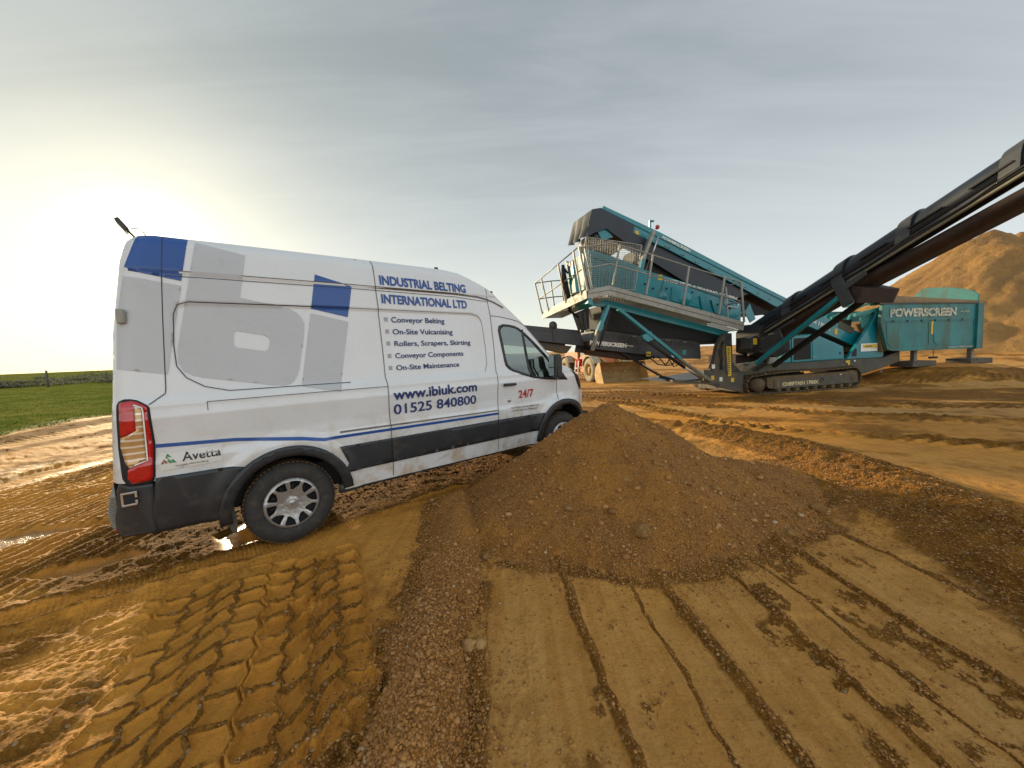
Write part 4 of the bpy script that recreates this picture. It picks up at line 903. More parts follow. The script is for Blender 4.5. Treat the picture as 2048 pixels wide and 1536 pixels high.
b = MB(); b.prism([(3.01, 1.505), (2.99, 1.50), (2.985, 1.245), (3.0, 1.225), (3.015, 1.24), (3.02, 1.49)], -1.24, -1.205); b.build('mirror_rim', 'clad', mi, .005)
HL = [(3.53, 1.295), (3.63, 1.235), (3.72, 1.175), (3.80, 1.095), (3.87, 1.00), (3.845, .975), (3.76, .99), (3.66, 1.10), (3.60, 1.20)]
for far in (False, True):
    h = panel('headlamp', HL, 'dgrey', .003, res=.03, thick=.02, far=far)
    q = panel('lens', [(3.56, 1.272), (3.63, 1.228), (3.715, 1.168), (3.79, 1.09), (3.855, 1.00), (3.77, 1.00), (3.675, 1.105), (3.62, 1.195)], 'clearlens', .012, res=.03, far=far); q.parent = h
    q = panel('lamp_bowl', [(3.70, 1.13), (3.74, 1.10), (3.80, 1.03), (3.77, 1.01), (3.70, 1.08)], 'chrome', .008, res=.03, far=far); q.parent = h
b = MB(); fbv = [(3.78, .42), (3.80, .78), (3.92, .80), (4.02, .76), (4.12, .70), (4.14, .60), (4.10, .42)]
b.prism(fbv, -.98, .98); fb = b.build('front_bumper', 'clad', van, .03, 3)
for v in fb.data.vertices:
    t = max(0, (v.co.x - 3.62) / .5); v.co.y -= math.copysign(min(abs(v.co.y) * .6, .33 * t ** 1.6), v.co.y)
b = MB(); b.prism([(-.445, .44), (-.40, .44), (-.385, .30), (-.395, .215), (-.43, .235), (-.455, .34)], -1.00, -.74); b.build('mud_flap', 'dgreymud', van, .006)
b = MB(); b.box((-.865, -.76, 2.565), (.028, .12, .09), Matrix.Rotation(radians(-34), 4, 'Y')); b.beam((-.845, -.76, 2.54), (-.795, -.76, 2.475), .04, .012); lm = b.build('work_lamp', 'clad', van, .006)
b = MB(); b.tube([(-.825, -.75, 2.555), (-.79, -.75, 2.56), (-.76, -.77, 2.54), (-.745, -.78, 2.50)], .0035, 6); b.build('cable', 'clad', lm)
b = MB(); b.lathe([(.0001, -.05), (.02, -.045), (.035, 0.0), (.04, .015)], (0, 0, 0), 16); a = b.build('roof_aerial', 'clad', van); a.rotation_euler = (-pi / 2, 0, 0); a.location = (1.74, -.55, 2.545)
# rear doors seam, plate and handle on the back
b = MB(); b.beam((-1.080, 0, .80), (-1.050, 0, 1.2), .012, .008); b.beam((-1.050, 0, 1.2), (-1.003, 0, 1.8), .012, .008); b.beam((-1.003, 0, 1.8), (-.930, 0, 2.3), .012, .008); b.build('rear_door_gap', 'seam', van)
b = MB(); b.prism([(-1.04, 1.31), (-1.10, 1.28), (-1.11, 1.21), (-1.045, 1.20)], .02, .34); b.build('rear_handle', 'clad', van, .01)
b = MB(); b.box((-1.085, -.06, 1.0), (.05, .30, .04)); b.build('handle_cover', 'chrome', van, .01)

# wheels
def wheel(cx, yface, cz, sgn):
    """sgn -1: outer face towards -y"""
    t = empty('wheel', (cx, yface, cz)); t.parent = van
    s = -sgn
    b = MB(); P = [(.208, .030), (.214, .004), (.235, -.006), (.285, -.010), (.318, .004), (.332, .018), (.338, .022), (.338, .024), (.342, .03), (.345, .05), (.345, .19), (.335, .21), (.29, .225), (.22, .215), (.215, .15)]
    b.lathe([(r, tt * s) for r, tt in P], (0, 0, 0), 72); ty = b.build('tyre', 'rubber', t)
    # tread blocks
    b = MB()
    for k in range(60):
        a = 2 * pi * k / 60
        for j, (y0, w_) in enumerate(((.045, .03), (.085, .034), (.125, .034), (.168, .034))):
            aa = a + (0.05 if j % 2 else 0)
            rot = Matrix.Rotation(-aa + pi / 2, 4, 'Y')
            b.box((.3455 * cos(aa), y0 * s, .3455 * sin(aa)), (.024, w_, .012), rot)
    b.build('tread', 'rubber_mud', t)
    # wheel cover: star-shaped plate with ten openings
    outer = [(0.207 * cos(2 * pi * k / 60), 0.207 * sin(2 * pi * k / 60)) for k in range(60)]; holes = []
    for k in range(5):
        for o_, a0, a1 in ((0, -30, -5.5), (0, 5.5, 30)):
            ac = 90 + 8 + k * 72; h = []
            A0, A1 = radians(ac + a0 * 1.08), radians(ac + a1 * 1.08); mid = (A0 + A1) / 2
            inn = .118 if True else .13
            for q in range(5): a = A0 + (A1 - A0) * q / 4; h.append((.183 * cos(a), .183 * sin(a)))
            near, farr = (A1, A0) if a0 < 0 else (A0, A1)
            seq = [(.150, A1), (.128, A1 - .04), (.128, A0 + .04), (.150, A0)]
            if a0 < 0: seq = [(.112, A1), (.112, A1 - .2), (.145, A0 + .02)]
            else: seq = [(.145, A1 - .02), (.112, A0 + .2), (.112, A0)]
            h += [(r * cos(a), r * sin(a)) for r, a in seq]; holes.append(h)
    v, f = cdt(outer, holes, .012); r = np.hypot(v[:, 0], v[:, 1]); th = np.arctan2(v[:, 1], v[:, 0])
    yy = np.interp(r, [0, .035, .05, .10, .15, .19, .207], [.006, .004, .010, .004, -.004, -.012, .012])
    crease = np.abs(((th - radians(98)) / radians(36) + .5) % 1 - .5); yy = yy + .004 * np.exp(-(crease / .06) ** 2) * (r > .04) * (r < .125) - 0.003 * np.exp(-(crease / .14) ** 2) * (r > .1)
    F = f if s > 0 else f[:, ::-1]
    o_ = npmesh('wheel_cover', np.stack([v[:, 0], (yy) * s, v[:, 1]], 1), F, 'hub', t)
    ed = {(a, b_) for tr in F for a, b_ in ((tr[0], tr[1]), (tr[1], tr[2]), (tr[2], tr[0]))}
    V2 = np.stack([v[:, 0], yy * s, v[:, 1]], 1); B2 = V2 + np.array([0, .014 * s, 0]); n = len(V2); q = []
    for a, b_ in ed:
        if (b_, a) not in ed: q += [(a, a + n, b_ + n), (a, b_ + n, b_)]
    rimo = npmesh('cover_edge', np.concatenate([V2, B2]), np.array(q), 'hub', o_, False)
    b = MB(); b.lathe([(.0001, -.002 * s), (.022, 0.0), (.028, .006 * s)], (0, 0, 0), 24); b.build('centre_cap', 'hub', o_)
    b = MB(); b.lathe([(.206, .02 * s), (.19, .05 * s), (.10, .055 * s), (.0001, .05 * s)], (0, 0, 0), 40)
    for k in range(10): a = 2 * pi * (k + .3) / 10; b.box((.135 * cos(a), .045 * s, .135 * sin(a)), (.05, .02, .02), Matrix.Rotation(-a, 4, 'Y'))
    b.build('rim', 'dark', t)
    o_.scale = (1.04, 1, 1.04)
    return t
wheel(0, -1.00, .35, -1); wheel(3.345, -.995, .35, -1); wheel(0, 1.0, .35, 1); wheel(3.345, .995, .35, 1)
b = MB(); b.tube([(0, -.8, .33), (0, .8, .33)], .05, 10); b.tube([(3.345, -.8, .33), (3.345, .8, .33)], .04, 10); b.box((-.1, .35, .30), (.5, .3, .15)); b.build('axle', 'dark', van)

# ================================================================== SCREENING MACHINE
# local axes: x along the machine (towards its feeder), y across it (away from the camera), z up
ma = empty('screening_machine', (8.538, 13.307, -0.25), radians(12.5))
tag(ma, 'teal and dark grey tracked screening machine with walkway, feeder hopper and raised conveyors', 'screening machine')
ML = {'chassis_mid': [(0.36,0.77),(0.74,1.03),(1.43,1.04),(4.97,1.05),(4.98,0.74),(3.31,0.74)], 'chassis_rear': [(3.06,1.07),(4.23,1.05),(6.2,1.04),(7.06,1.28),(7.09,0.86),(5.97,0.59),(5.15,0.43),(4.97,0.76)], 'engine': [(1.41,2.05),(1.83,1.97),(2.66,1.99),(2.81,2.03),(4.19,1.51),(4.23,1.08),(1.43,1.04)], 'rad': [(1.86,1.92),(2.63,1.93),(2.66,1.13),(1.91,1.1)], 'edoor': [(2.69,1.97),(4.06,1.59),(4.17,1.09),(2.74,1.06)], 'hoptri': [(4.39,1.06),(5.56,2.39),(6.02,3.04),(6.23,1.35),(6.16,1.06)], 'hopper': [(5.7,3.09),(10.72,3.05),(10.93,1.24),(6.72,1.28),(5.92,1.34)], 'hopperhood': [(5.45,3.57),(7.23,3.55),(10.7,3.25),(10.67,3.1),(5.63,3.11)], 'panel1': [(5.89,2.39),(8.04,2.35),(8.09,1.47),(6.13,1.46),(5.95,1.61)], 'panel2': [(8.3,2.37),(10.49,2.36),(10.56,1.42),(8.54,1.45),(8.35,1.59)], 'feedconv': [(2.98,2.7),(3.24,2.91),(5.63,2.1),(5.64,1.93),(5.34,1.53),(3.02,2.48)], 'plat_top': [(-6.38,3.59),(-5.68,3.71),(-4.54,3.42),(-2.73,2.99),(-0.87,2.51)], 'plat_bot': [(-6.4,3.33),(-5.69,3.42),(-2.73,2.7),(-0.92,2.23)], 'posts_top': [(-6.63,4.83),(-5.33,4.91),(-4.22,4.63),(-2.96,4.29),(-1.65,3.96),(-1.02,3.8)], 'posts_bot': [(-6.41,3.61),(-5.59,3.73),(-4.48,3.43),(-3.13,3.33),(-1.86,2.78),(-0.89,2.51)], 'mesh': [(-6.12,5.32),(-4.19,5.11),(-4.46,3.68),(-5.94,3.76),(-6.17,4.97)], 'screen': [(-6.1,5.02),(-5.26,4.81),(-4.38,4.54),(-3.96,4.34),(-3.25,4.18),(-0.89,3.53),(-0.24,3.19),(-0.24,2.61)], 'mainc_top': [(-5.24,6.49),(-3.15,5.69),(0.97,3.91),(2.05,3.48)], 'mainc_bot': [(-4.18,5.68),(-3.4,5.34),(-2.97,5.18),(0.42,3.7),(0.49,3.59),(1.59,3.16)], 'hood': [(-5.66,6.35),(-5.35,6.41),(-4.15,5.91),(-3.66,5.49),(-3.67,5.28),(-4.49,5.33),(-5.17,5.76),(-5.53,5.77)], 'curtain': [(-6.13,5.93),(-5.67,6.29),(-5.53,5.77),(-5.87,5.52),(-5.99,5.35)], 'curtain_far': [(-5.47,6.47),(-5.31,5.81)], 'skirt': [(-3.39,5.35),(0.65,3.74),(-0.04,3.52),(-0.45,3.63),(-2.08,4.04),(-3.35,4.77)], 'diag': [(-5.33,3.09),(-5.11,2.95),(-3.02,1.41),(-3.18,1.38),(-4.28,2.1),(-3.0,1.38),(-2.76,1.31),(-1.78,0.62),(-2.03,0.59)], 'tailconv': [(-5.43,2.44),(-1.95,1.97),(-1.95,1.3),(-3.57,1.43),(-3.74,1.53),(-5.63,1.8),(-5.53,2.08)], 'tailmesh': [(-5.43,2.41),(-1.95,1.97),(-1.95,1.7),(-3.8,1.96),(-5.46,2.19)], 'dark': [(-5.55,3.23),(-4.78,3.06),(-2.02,2.4),(-0.75,2.11),(-1.02,1.83),(-2.55,2.08),(-3.77,2.2)], 'chassis_front': [(-3.24,0.7),(-2.05,0.57),(-2.05,0.98),(-1.72,0.94),(-1.5,1.83),(-1.22,2.19),(-0.97,2.18),(-0.96,0.88),(-0.47,0.83),(-0.47,0.1),(-1.85,0.47),(-3.24,0.61)], 'box': [(-1.2,1.74),(-1.02,1.73),(-1.0,0.71),(-1.13,0.71)], 'tri': [(-0.15,2.91),(0.06,3.21),(0.31,2.66),(0.08,2.53)], 'underplat': [(-6.46,3.42),(-6.14,3.4),(-5.38,3.49),(-2.26,2.73),(-1.02,2.28),(-1.02,2.11),(-3.95,2.79),(-4.95,3.05),(-5.39,3.19),(-6.36,3.24)], 'rub': [(-6.4,3.01),(-5.77,3.25),(-5.78,2.53),(-6.22,2.46)], 'leg1': [(-5.67,3.16),(-5.5,3.16),(-5.68,2.57),(-5.99,2.4),(-6.05,2.29),(-5.88,2.28),(-6.04,1.8),(-6.21,1.82)], 'leg0': [(-5.73,2.54),(-5.54,2.53),(-5.73,1.87),(-5.9,1.9)], 'brkt': [(-6.0,2.14),(-5.72,2.17),(-5.54,1.79),(-5.69,1.68),(-6.09,1.76)], 'track': [(-0.58,0.15),(-0.65,0.42),(-0.49,0.6),(-0.01,0.68),(0.88,0.76),(4.21,0.81),(4.55,0.62),(4.71,0.41),(4.67,0.15),(4.43,-0.05),(0.26,-0.02),(-0.13,-0.02)], 'trackframe': [(0.7,0.51),(0.71,0.18),(4.48,0.21),(4.47,0.57)]}

def pl(name, poly, w0, w1, mat, bevel=0.0, parent=None): return MB().prism(poly, w0, w1).build(name, mat, parent or ma, bevel)
def mtext(s, a, b, cap, w, mat, bold=.03, name='lettering', parent=None):
    V, F = text_mesh(s, bold); W = V[:, 0].max() - V[:, 0].min(); d = Vector((b[0] - a[0], b[1] - a[1])); l = d.length; d.normalize(); n = Vector((-d.y, d.x))
    sx = l / W; sz = cap / cap_h(bold); X = a[0] + (V[:, 0] - V[:, 0].min()) * sx * d.x + V[:, 1] * sz * n.x * 0.0; Z = a[1] + (V[:, 0] - V[:, 0].min()) * sx * d.y + V[:, 1] * sz
    X = X + V[:, 1] * sz * n.x * 0.6
    return mesh(name, np.stack([X, np.full(len(X), w), Z], 1), F, mat, parent or ma)
def mark(poly, w, mat, name='warning_sticker'): return pl(name, poly, w - .012, w, mat)
def rect(s, z, a, b): return [(s, z), (s + a, z), (s + a, z + b), (s, z + b)]
# tracks
def track(w0):
    t = empty('crawler_track', (0, w0, 0)); t.parent = ma
    path = []
    def arc(cx, cz, r, a0, a1, n=14): return [(cx + r * cos(radians(a0 + (a1 - a0) * k / n)), cz + r * sin(radians(a0 + (a1 - a0) * k / n))) for k in range(n + 1)]
    path = [(s, .03) for s in np.linspace(.15, 4.2, 24)] + arc(4.27, .40, .37, -90, 90) + [(s, .745 + .012 * cos(s * 3)) for s in np.linspace(4.1, 1.0, 20)] + [(.6, .71), (.3, .69)] + arc(-.10, .34, .32, 85, 270)
    p = np.array(path + [path[0]]); sl_ = np.r_[0, np.cumsum(np.hypot(*np.diff(p, axis=0).T))]; n = 58; b = MB()
    for k in range(n):
        q = sl_[-1] * k / n; x = np.interp(q, sl_, p[:, 0]); z = np.interp(q, sl_, p[:, 1]); x2 = np.interp((q + .05) % sl_[-1], sl_, p[:, 0]); z2 = np.interp((q + .05) % sl_[-1], sl_, p[:, 1])
        a = math.atan2(z2 - z, x2 - x); rot = Matrix.Rotation(-a, 4, 'Y')
        b.box((x, .25, z), (.158, .50, .035), rot); b.box((x - .055 * cos(a) + .02 * sin(a), .25, z - .055 * sin(a) - .02 * cos(a)), (.02, .50, .045), rot); b.box((x, .25, z), (.14, .10, .09), rot)
    b.build('track_shoes', 'mudtrack', t)
    b = MB(); b.prism([(.42, .30), (.42, .56), (.70, .60), (4.46, .62), (4.48, .22), (.70, .17), (.5, .2)], .03, .44); fr = b.build('track_frame', 'mudtrack', t, .01)
    b = MB(); b.prism([(.71, .19), (.71, .47), (4.46, .53), (4.48, .215)], .005, .03); b.prism([(.70, .165), (.70, .19), (4.48, .225), (4.48, .20)], -.005, .03); b.build('side_plate', 'dgreymud', fr, .004)
    for cx, cz, r in ((.12, .33, .24), (4.25, .40, .26)):
        b = MB(); b.lathe([(.0001, .0), (.12, -.005), (.14, .02), (r, .04), (r, .42), (.0001, .44)], (cx, 0, cz), 28)
        for k in range(6): b.box((cx + .08 * cos(k * 1.047), -.008, cz + .08 * sin(k * 1.047)), (.022, .02, .022))
        b.build('track_wheel', 'mudtrack', t)
    for k in range(9):
        b = MB(); b.lathe([(.0001, .01), (.04, .01), (.085, .03), (.085, .40), (.0001, .42)], (.95 + k * .40, 0, .115), 18); b.build('track_roller', 'mudtrack', t)
    return t, fr
t0, fr0 = track(0.0); track(2.25)
mtext('CHIEFTAIN 1700X', (1.05, .255), (2.65, .262), .125, 0.002, 'ttext', .05, parent=fr0)
b = MB(); b.lathe([(.085, -.01), (.06, -.02), (.055, .01)], (2.80, 0.0, .40), 20); b.build('port', 'dgrey', fr0)
pl('side_mark', rect(.80, .24, .09, .20), -.006, .0, 'sandbrown', parent=fr0); pl('side_mark', rect(3.62, .52, .07, .03), -.004, .02, 'signwhite', parent=fr0)
# chassis
ch = pl('chassis', [(-.47, .10), (-.47, .83), (.36, .80), (.74, 1.03), (1.43, 1.045), (4.98, 1.055), (6.2, 1.04), (7.06, 1.28), (7.09, .86), (5.97, .59), (5.15, .43), (4.90, .70), (.9, .80), (.2, .62)], .36, 2.4, 'dgreymud', .015)
pl('chassis_nose', ML['chassis_front'], .12, .30, 'dgreymud', .012)
pl('chassis_nose', [(-3.2, .62), (-.4, .55), (-.4, .80), (-2.0, .66)], .35, 2.3, 'dgrey', .01)
pl('mounting_mast', [(-1.22, .85), (-1.22, 2.15), (-.97, 2.18), (-.93, 1.2), (-.62, .86)], .10, .34, 'dgrey', .012)
b = MB(); b.beam((-1.72, .25, .9), (-1.28, .25, 1.85), .16, .10); b.build('mast_brace', 'dgreymud', ma, .01)
b = MB(); b.beam((-1.45, .18, .9), (-1.40, .18, 1.60), .09, .07); b.tube([(-1.30, .10, 1.9), (-1.42, .06, 1.62), (-1.38, .06, 1.3), (-1.45, .06, .95)], .018, 8); b.tube([(-1.36, .10, 1.9), (-1.5, .06, 1.6), (-1.44, .06, 1.2), (-1.36, .06, .95)], .014, 8); b.build('hydraulic_hoses', 'dark', ma)
pl('depth_strip', ML['box'], .085, .10, 'yellow')
for k in range(13): mark(rect(-1.155, .78 + k * .072, .085, .028), .083, 'seam', 'strip_mark')
for s_, z_, m_ in ((-1.78, .62, 'yellow'), (-1.45, .55, 'signwhite'), (-.98, .50, 'yellow'), (-1.75, 1.0, 'signwhite')): mark(rect(s_, z_, .12, .14), .12, m_)
for k in range(7): mark(rect(-.86, .95 + k * .11, .02, .02), .10, 'galv', 'bolt')
b = MB(); b.tube([(-1.58 + .07 * cos(a), .05, .42 + .08 * sin(a)) for a in np.linspace(0, 2 * pi, 17)], .016, 6, False); b.build('tow_ring', 'dgrey', ma)
b = MB(); b.tube([(6.02 + .05 * cos(a), .30, .56 + .06 * sin(a)) for a in np.linspace(0, 2 * pi, 17)], .014, 6, False); b.build('tow_ring', 'galv', ma)
for s_, z_, m_, a_, b_ in ((4.32, .92, 'yellow', .2, .09), (4.42, .84, 'yellow', .1, .09), (4.72, .95, 'signwhite', .07, .06)): mark(rect(s_, z_, a_, b_), .34, m_)
# engine housing
en = pl('engine_housing', [(1.41, 1.045), (1.41, 2.0), (1.55, 2.08), (1.85, 2.0), (2.66, 2.03), (2.84, 2.06), (4.20, 1.55), (4.26, 1.06)], .34, 1.9, 'teal', .02)
g = pl('radiator_grille', [(1.90, 1.12), (1.87, 1.92), (2.62, 1.93), (2.65, 1.14)], .335, .36, 'dark', parent=en)
b = MB()
for k in range(16): b.beam((1.92 + k * .047, .33, 1.13), (1.90 + k * .047, .33, 1.92), .006, .006)
b.build('grille_bars', 'dgreymud', g)
pl('grille_frame', [(1.80, 1.06), (1.78, 1.98), (1.86, 1.98), (1.88, 1.06)], .315, .34, 'teal', .006, en); pl('grille_frame', [(2.66, 1.06), (2.64, 1.98), (2.70, 2.0), (2.72, 1.06)], .315, .34, 'teal', .006, en); pl('grille_frame', [(1.88, 1.055), (1.88, 1.11), (2.66, 1.13), (2.66, 1.07)], .315, .34, 'teal', .006, en)
d_ = pl('engine_door', [(2.74, 1.075), (2.72, 1.96), (2.80, 1.985), (4.05, 1.545), (4.11, 1.45), (4.15, 1.10)], .315, .338, 'teal', .01, en)
for z_ in (1.20, 1.86): pl('hinge', rect(2.73, z_, .13, .035), .30, .315, 'galv', .004, d_)
pl('latch', rect(3.98, 1.26, .06, .08), .305, .315, 'dark', .004, d_)
for s_, z_ in ((1.50, 1.70), (1.54, 1.82), (1.52, 1.22)): mark(rect(s_, z_, .17, .12), .34, 'yellow')
pl('engine_top_box', [(1.75, 2.02), (1.72, 2.30), (2.08, 2.48), (2.10, 2.05)], .4, .9, 'teal', .01)
# feeder hopper
pl('hopper_support', ML['hoptri'], .34, .46, 'teal', .012); pl('hopper_support', ML['hoptri'], 2.3, 2.42, 'teal', .012)
pl('support_window', [(4.60, 1.15), (4.62, 1.30), (4.75, 1.45), (4.84, 1.44), (4.84, 1.15)], .33, .345, 'dark')
ho = pl('hopper_side', [(5.70, 3.08), (10.76, 3.05), (10.95, 1.24), (6.72, 1.27), (6.2, 1.30), (5.98, 1.36), (5.60, 2.4)], .08, .20, 'tealdirty', .012)
pl('hopper_side', [(5.70, 3.08), (10.76, 3.05), (10.95, 1.24), (6.72, 1.27), (5.92, 1.34)], 2.7, 2.8, 'tealdirty', .012)
pl('hopper_floor', [(5.9, 1.30), (10.8, 1.28), (10.8, 2.5), (5.8, 2.5)], .22, 2.68, 'sandbrown')
b = MB()
for q in (ML['panel1'], ML['panel2']):
    for a, c_ in zip(q, q[1:] + q[:1]): b.beam((a[0], .075, a[1]), (c_[0], .075, c_[1]), .016, .016)
b.beam((5.75, .075, 2.44), (10.6, .075, 2.41), .02, .014); b.build('pressed_rim', 'tealdirty', ho)
for k in range(7): pl('lug', rect(6.18 + k * .73, 2.38, .05, .08), .05, .08, 'dgreymud', .004, ho)
for w_ in (8.18, ): pl('warning_sticker', rect(w_, 1.88, .10, .50), .066, .078, 'yellow', parent=ho)
pl('warning_sticker', rect(5.02, 1.32, .82, .30), .318, .33, 'signwhite'); pl('warning_sticker', rect(5.14, 1.46, .66, .12), .30, .316, 'yellow'); mtext('WARNING', (5.2, 1.49), (5.55, 1.49), .05, .296, 'black_txt', .02)
mtext('POWERSCREEN', (6.03, 2.60), (9.50, 2.60), .30, .062, 'mtextworn', .05, parent=ho); mtext('www.powerscreen.com', (9.10, 1.31), (10.50, 1.31), .07, .062, 'mtextworn', .02, parent=ho)
pl('dash_mark', rect(9.72, 2.72, .12, .025), .06, .066, 'mtextworn', parent=ho); mtext('1700', (9.9, 2.69), (10.22, 2.70), .07, .062, 'mtextworn', .02, parent=ho)
b = MB(); bm = b.bm; rows = []
for k in range(27):
    s_ = 5.52 + k * .2; row = []
    for j in range(9):
        t = j / 8; z_ = 3.10 + (.46 - .012 * k) * sin(t * pi / 2) ** .8; row.append(bm.verts.new((s_, .09 + .75 * t * t + .1 * t, z_ + .02 * math.sin(k * 1.7 + j))))
    rows.append(row)
for a, c_ in zip(rows, rows[1:]):
    for j in range(8): bm.faces.new((a[j], c_[j], c_[j + 1], a[j + 1])).smooth = True
b.build('caked_sand_load', 'sandbrown', ma)
pl('hopper_lip', [(5.60, 3.07), (5.60, 3.14), (10.72, 3.11), (10.74, 3.04)], .05, .11, 'dgreymud', .01)
b = MB(); poly = [(.1, 3.05), (.1, 3.42), (.35, 3.64), (1.0, 3.84), (1.7, 3.94), (1.95, 3.94), (2.25, 3.6), (2.9, 3.05)]
a1 = [b.bm.verts.new((10.74, w_, z_)) for w_, z_ in poly]; a2 = [b.bm.verts.new((10.82, w_, z_)) for w_, z_ in poly]; b.bm.faces.new(a1[::-1]); b.bm.faces.new(a2)
for k in range(len(poly)): b.bm.faces.new((a1[k], a1[(k + 1) % 8], a2[(k + 1) % 8], a2[k]))
b.build('hopper_end_wall', 'tealdirty', ma, .01)
pl('corner_post', [(10.60, 1.22), (10.60, 3.05), (10.93, 3.05), (10.95, 1.22)], -.0, .10, 'tealdirty', .012)
for s_, w_, z1 in ((7.95, .45, 1.25), (10.74, .25, 1.25)):
    b = MB(); b.box((s_, w_, z1 / 2 + .40), (.17, .14, z1 - .62)); b.build('support_leg', 'lite', ma, .01); b = MB(); b.box((s_ + .12, w_ + .1, .74 - .02), (1.25, .8, .22)); b.build('foot_plate', 'wood', ma, .02)
b = MB(); b.tube([(8.75, .3, 1.25), (8.75, .3, .98)], .01, 6); b.box((8.75, .3, .94), (.35, .1, .08)); b.build('hanging_cable', 'dark', ma)
# feeder conveyor and frames in front of the hopper
fc = pl('feed_conveyor', [(2.9, 2.42), (2.9, 2.80), (3.2, 2.92), (5.66, 2.02), (5.62, 1.85), (5.34, 1.53)], .75, .85, 'teal', .01)
pl('feed_conveyor_belt', [(2.6, 2.50), (2.6, 2.75), (5.6, 1.75), (5.4, 1.5)], .85, 2.0, 'beltbrown'); pl('feed_conveyor_side', [(2.9, 2.42), (2.9, 2.80), (3.2, 2.92), (5.66, 2.02), (5.34, 1.53)], 2.0, 2.1, 'teal')
mtext('CHIEFTAIN 1700X', (2.28, 2.87), (4.07, 2.17), .135, .74, 'mtext', .045, parent=fc)
mark(rect(4.28, 2.02, .14, .22), .75, 'yellow'); b = MB(); b.beam((4.5, .74, 2.40), (5.2, .74, 2.12), .02, .24); b.build('grille', 'dgreymud', fc)
b = MB()
for p_, q_, wd in (((4.45, .5, 3.05), (6.1, .35, 3.60), .10), ((4.9, .5, 2.72), (6.4, .35, 3.02), .12), ((4.85, .5, 2.95), (6.2, .35, 3.35), .07), ((5.0, 1.6, 3.1), (6.2, 1.5, 3.6), .12), ((5.2, 1.6, 2.7), (6.1, 1.5, 3.0), .10), ((5.9, .4, 3.65), (6.3, .3, 3.0), .14), ((6.0, .4, 2.6), (5.45, .5, 2.15), .10), ((4.6, .5, 2.55), (4.9, .5, 3.1), .06)): b.beam(p_, q_, wd, wd)
b.build('feeder_frame', 'teallight', ma, .006); pl('feeder_plate', [(5.35, 3.30), (6.25, 3.62), (6.6, 3.42), (6.35, 3.12), (5.6, 3.05)], .42, .46, 'teallight', .006); pl('feeder_plate', [(5.2, 2.62), (5.3, 2.2), (5.9, 2.55), (6.2, 2.95)], .5, .54, 'teallight', .006)
pl('feeder_chute', [(4.55, 2.55), (4.75, 2.2), (5.25, 1.95), (5.35, 2.6)], .9, 1.9, 'beltbrown')
# main conveyor up to the screen
mc = pl('main_conveyor', [(-5.24, 6.49), (-3.15, 5.69), (.97, 3.91), (2.9, 3.12), (2.9, 2.84), (1.59, 3.16), (.60, 3.62), (.42, 3.70), (-2.97, 5.18), (-3.40, 5.34), (-4.18, 5.66), (-5.30, 6.33)], .86, .94, 'teal', .006)
pl('main_conveyor_side', [(-5.24, 6.49), (-3.15, 5.69), (.97, 3.91), (2.9, 3.12), (2.9, 2.84), (1.59, 3.16), (.42, 3.70), (-2.97, 5.18), (-5.30, 6.33)], 2.15, 2.23, 'teal')
b = MB(); b.beam((-5.2, .84, 6.36), (2.8, .84, 3.00), .02, .03)
for k in range(14): b.box((-4.9 + k * .52, .845, 6.03 + -k * .2205 + .02), (.03, .03, .03))
b.build('conveyor_rib', 'teal', mc)
b = MB()
for s_, z_ in ((-2.95, 5.24), (-2.35, 4.98), (-1.75, 4.72), (-1.15, 4.46), (-.55, 4.20), (.05, 3.94)): b.box((s_, .84, z_), (.05, .03, .025)); b.box((s_ + .1, .84, z_ - .04), (.03, .03, .02))
b.build('bolts', 'galv', mc)
mtext('POWERSCREEN', (-3.10, 5.50), (-2.02, 5.05), .085, .85, 'mtext', .05, parent=mc)
pl('conveyor_belt', [(-5.3, 6.2), (-5.2, 6.42), (2.9, 3.0), (2.9, 2.8)], .96, 2.13, 'beltbrown')
pl('skirt', [(-3.42, 5.32), (-2.9, 5.15), (.65, 3.66), (-.04, 3.45), (-.45, 3.60), (-2.08, 4.02), (-3.42, 4.74)], .95, .97, 'blacksheet'); pl('skirt', [(-4.2, 5.66), (-3.42, 5.34), (-3.42, 4.74), (-4.6, 5.2)], .95, .97, 'blacksheet')
pl('chute', [(-3.9, 5.2), (-.5, 3.5), (.6, 3.4), (1.8, 2.9), (.2, 2.8), (-2.2, 3.5), (-4.2, 4.4)], 1.1, 2.0, 'dark')
hd = pl('rubber_hood', [(-5.66, 6.35), (-5.35, 6.41), (-5.24, 6.36), (-4.15, 5.88), (-4.2, 5.66), (-3.66, 5.44), (-3.67, 5.28), (-4.49, 5.33), (-4.9, 5.58), (-5.17, 5.76), (-5.35, 5.70), (-5.62, 5.60), (-5.86, 5.46), (-5.80, 5.9)], .83, .86, 'blacksheet')
pl('hood_top', [(-5.66, 6.35), (-5.35, 6.41), (-5.24, 6.36), (-5.26, 6.30), (-5.64, 6.30)], .86, 2.4, 'blacksheet', parent=hd)
b = MB(); bm = b.bm; rows = []
for k in range(31):
    t = k / 30; w_ = .83 + 1.6 * t; row = []
    for j in range(12):
        u = j / 11; row.append(bm.verts.new((-5.66 - .10 * u - .16 * u * abs(sin(t * pi * 2.5)) - .2 * u * (1 - t) * .6, w_, 6.35 + .10 * t - u * (.62 + .35 * t * (1 - .4 * t)) - .25 * u * (1 - t) * u)))
    rows.append(row)
for a, c_ in zip(rows, rows[1:]):
    for j in range(11): bm.faces.new((a[j], c_[j], c_[j + 1], a[j + 1])).smooth = True
b.build('rubber_curtain', 'curtain', ma)
b = MB(); b.lathe([(.0001, 0), (.26, 0), (.26, 1.3), (.0001, 1.3)], (-5.35, .95, 5.55), 24); b.build('head_drum', 'dgrey', ma)
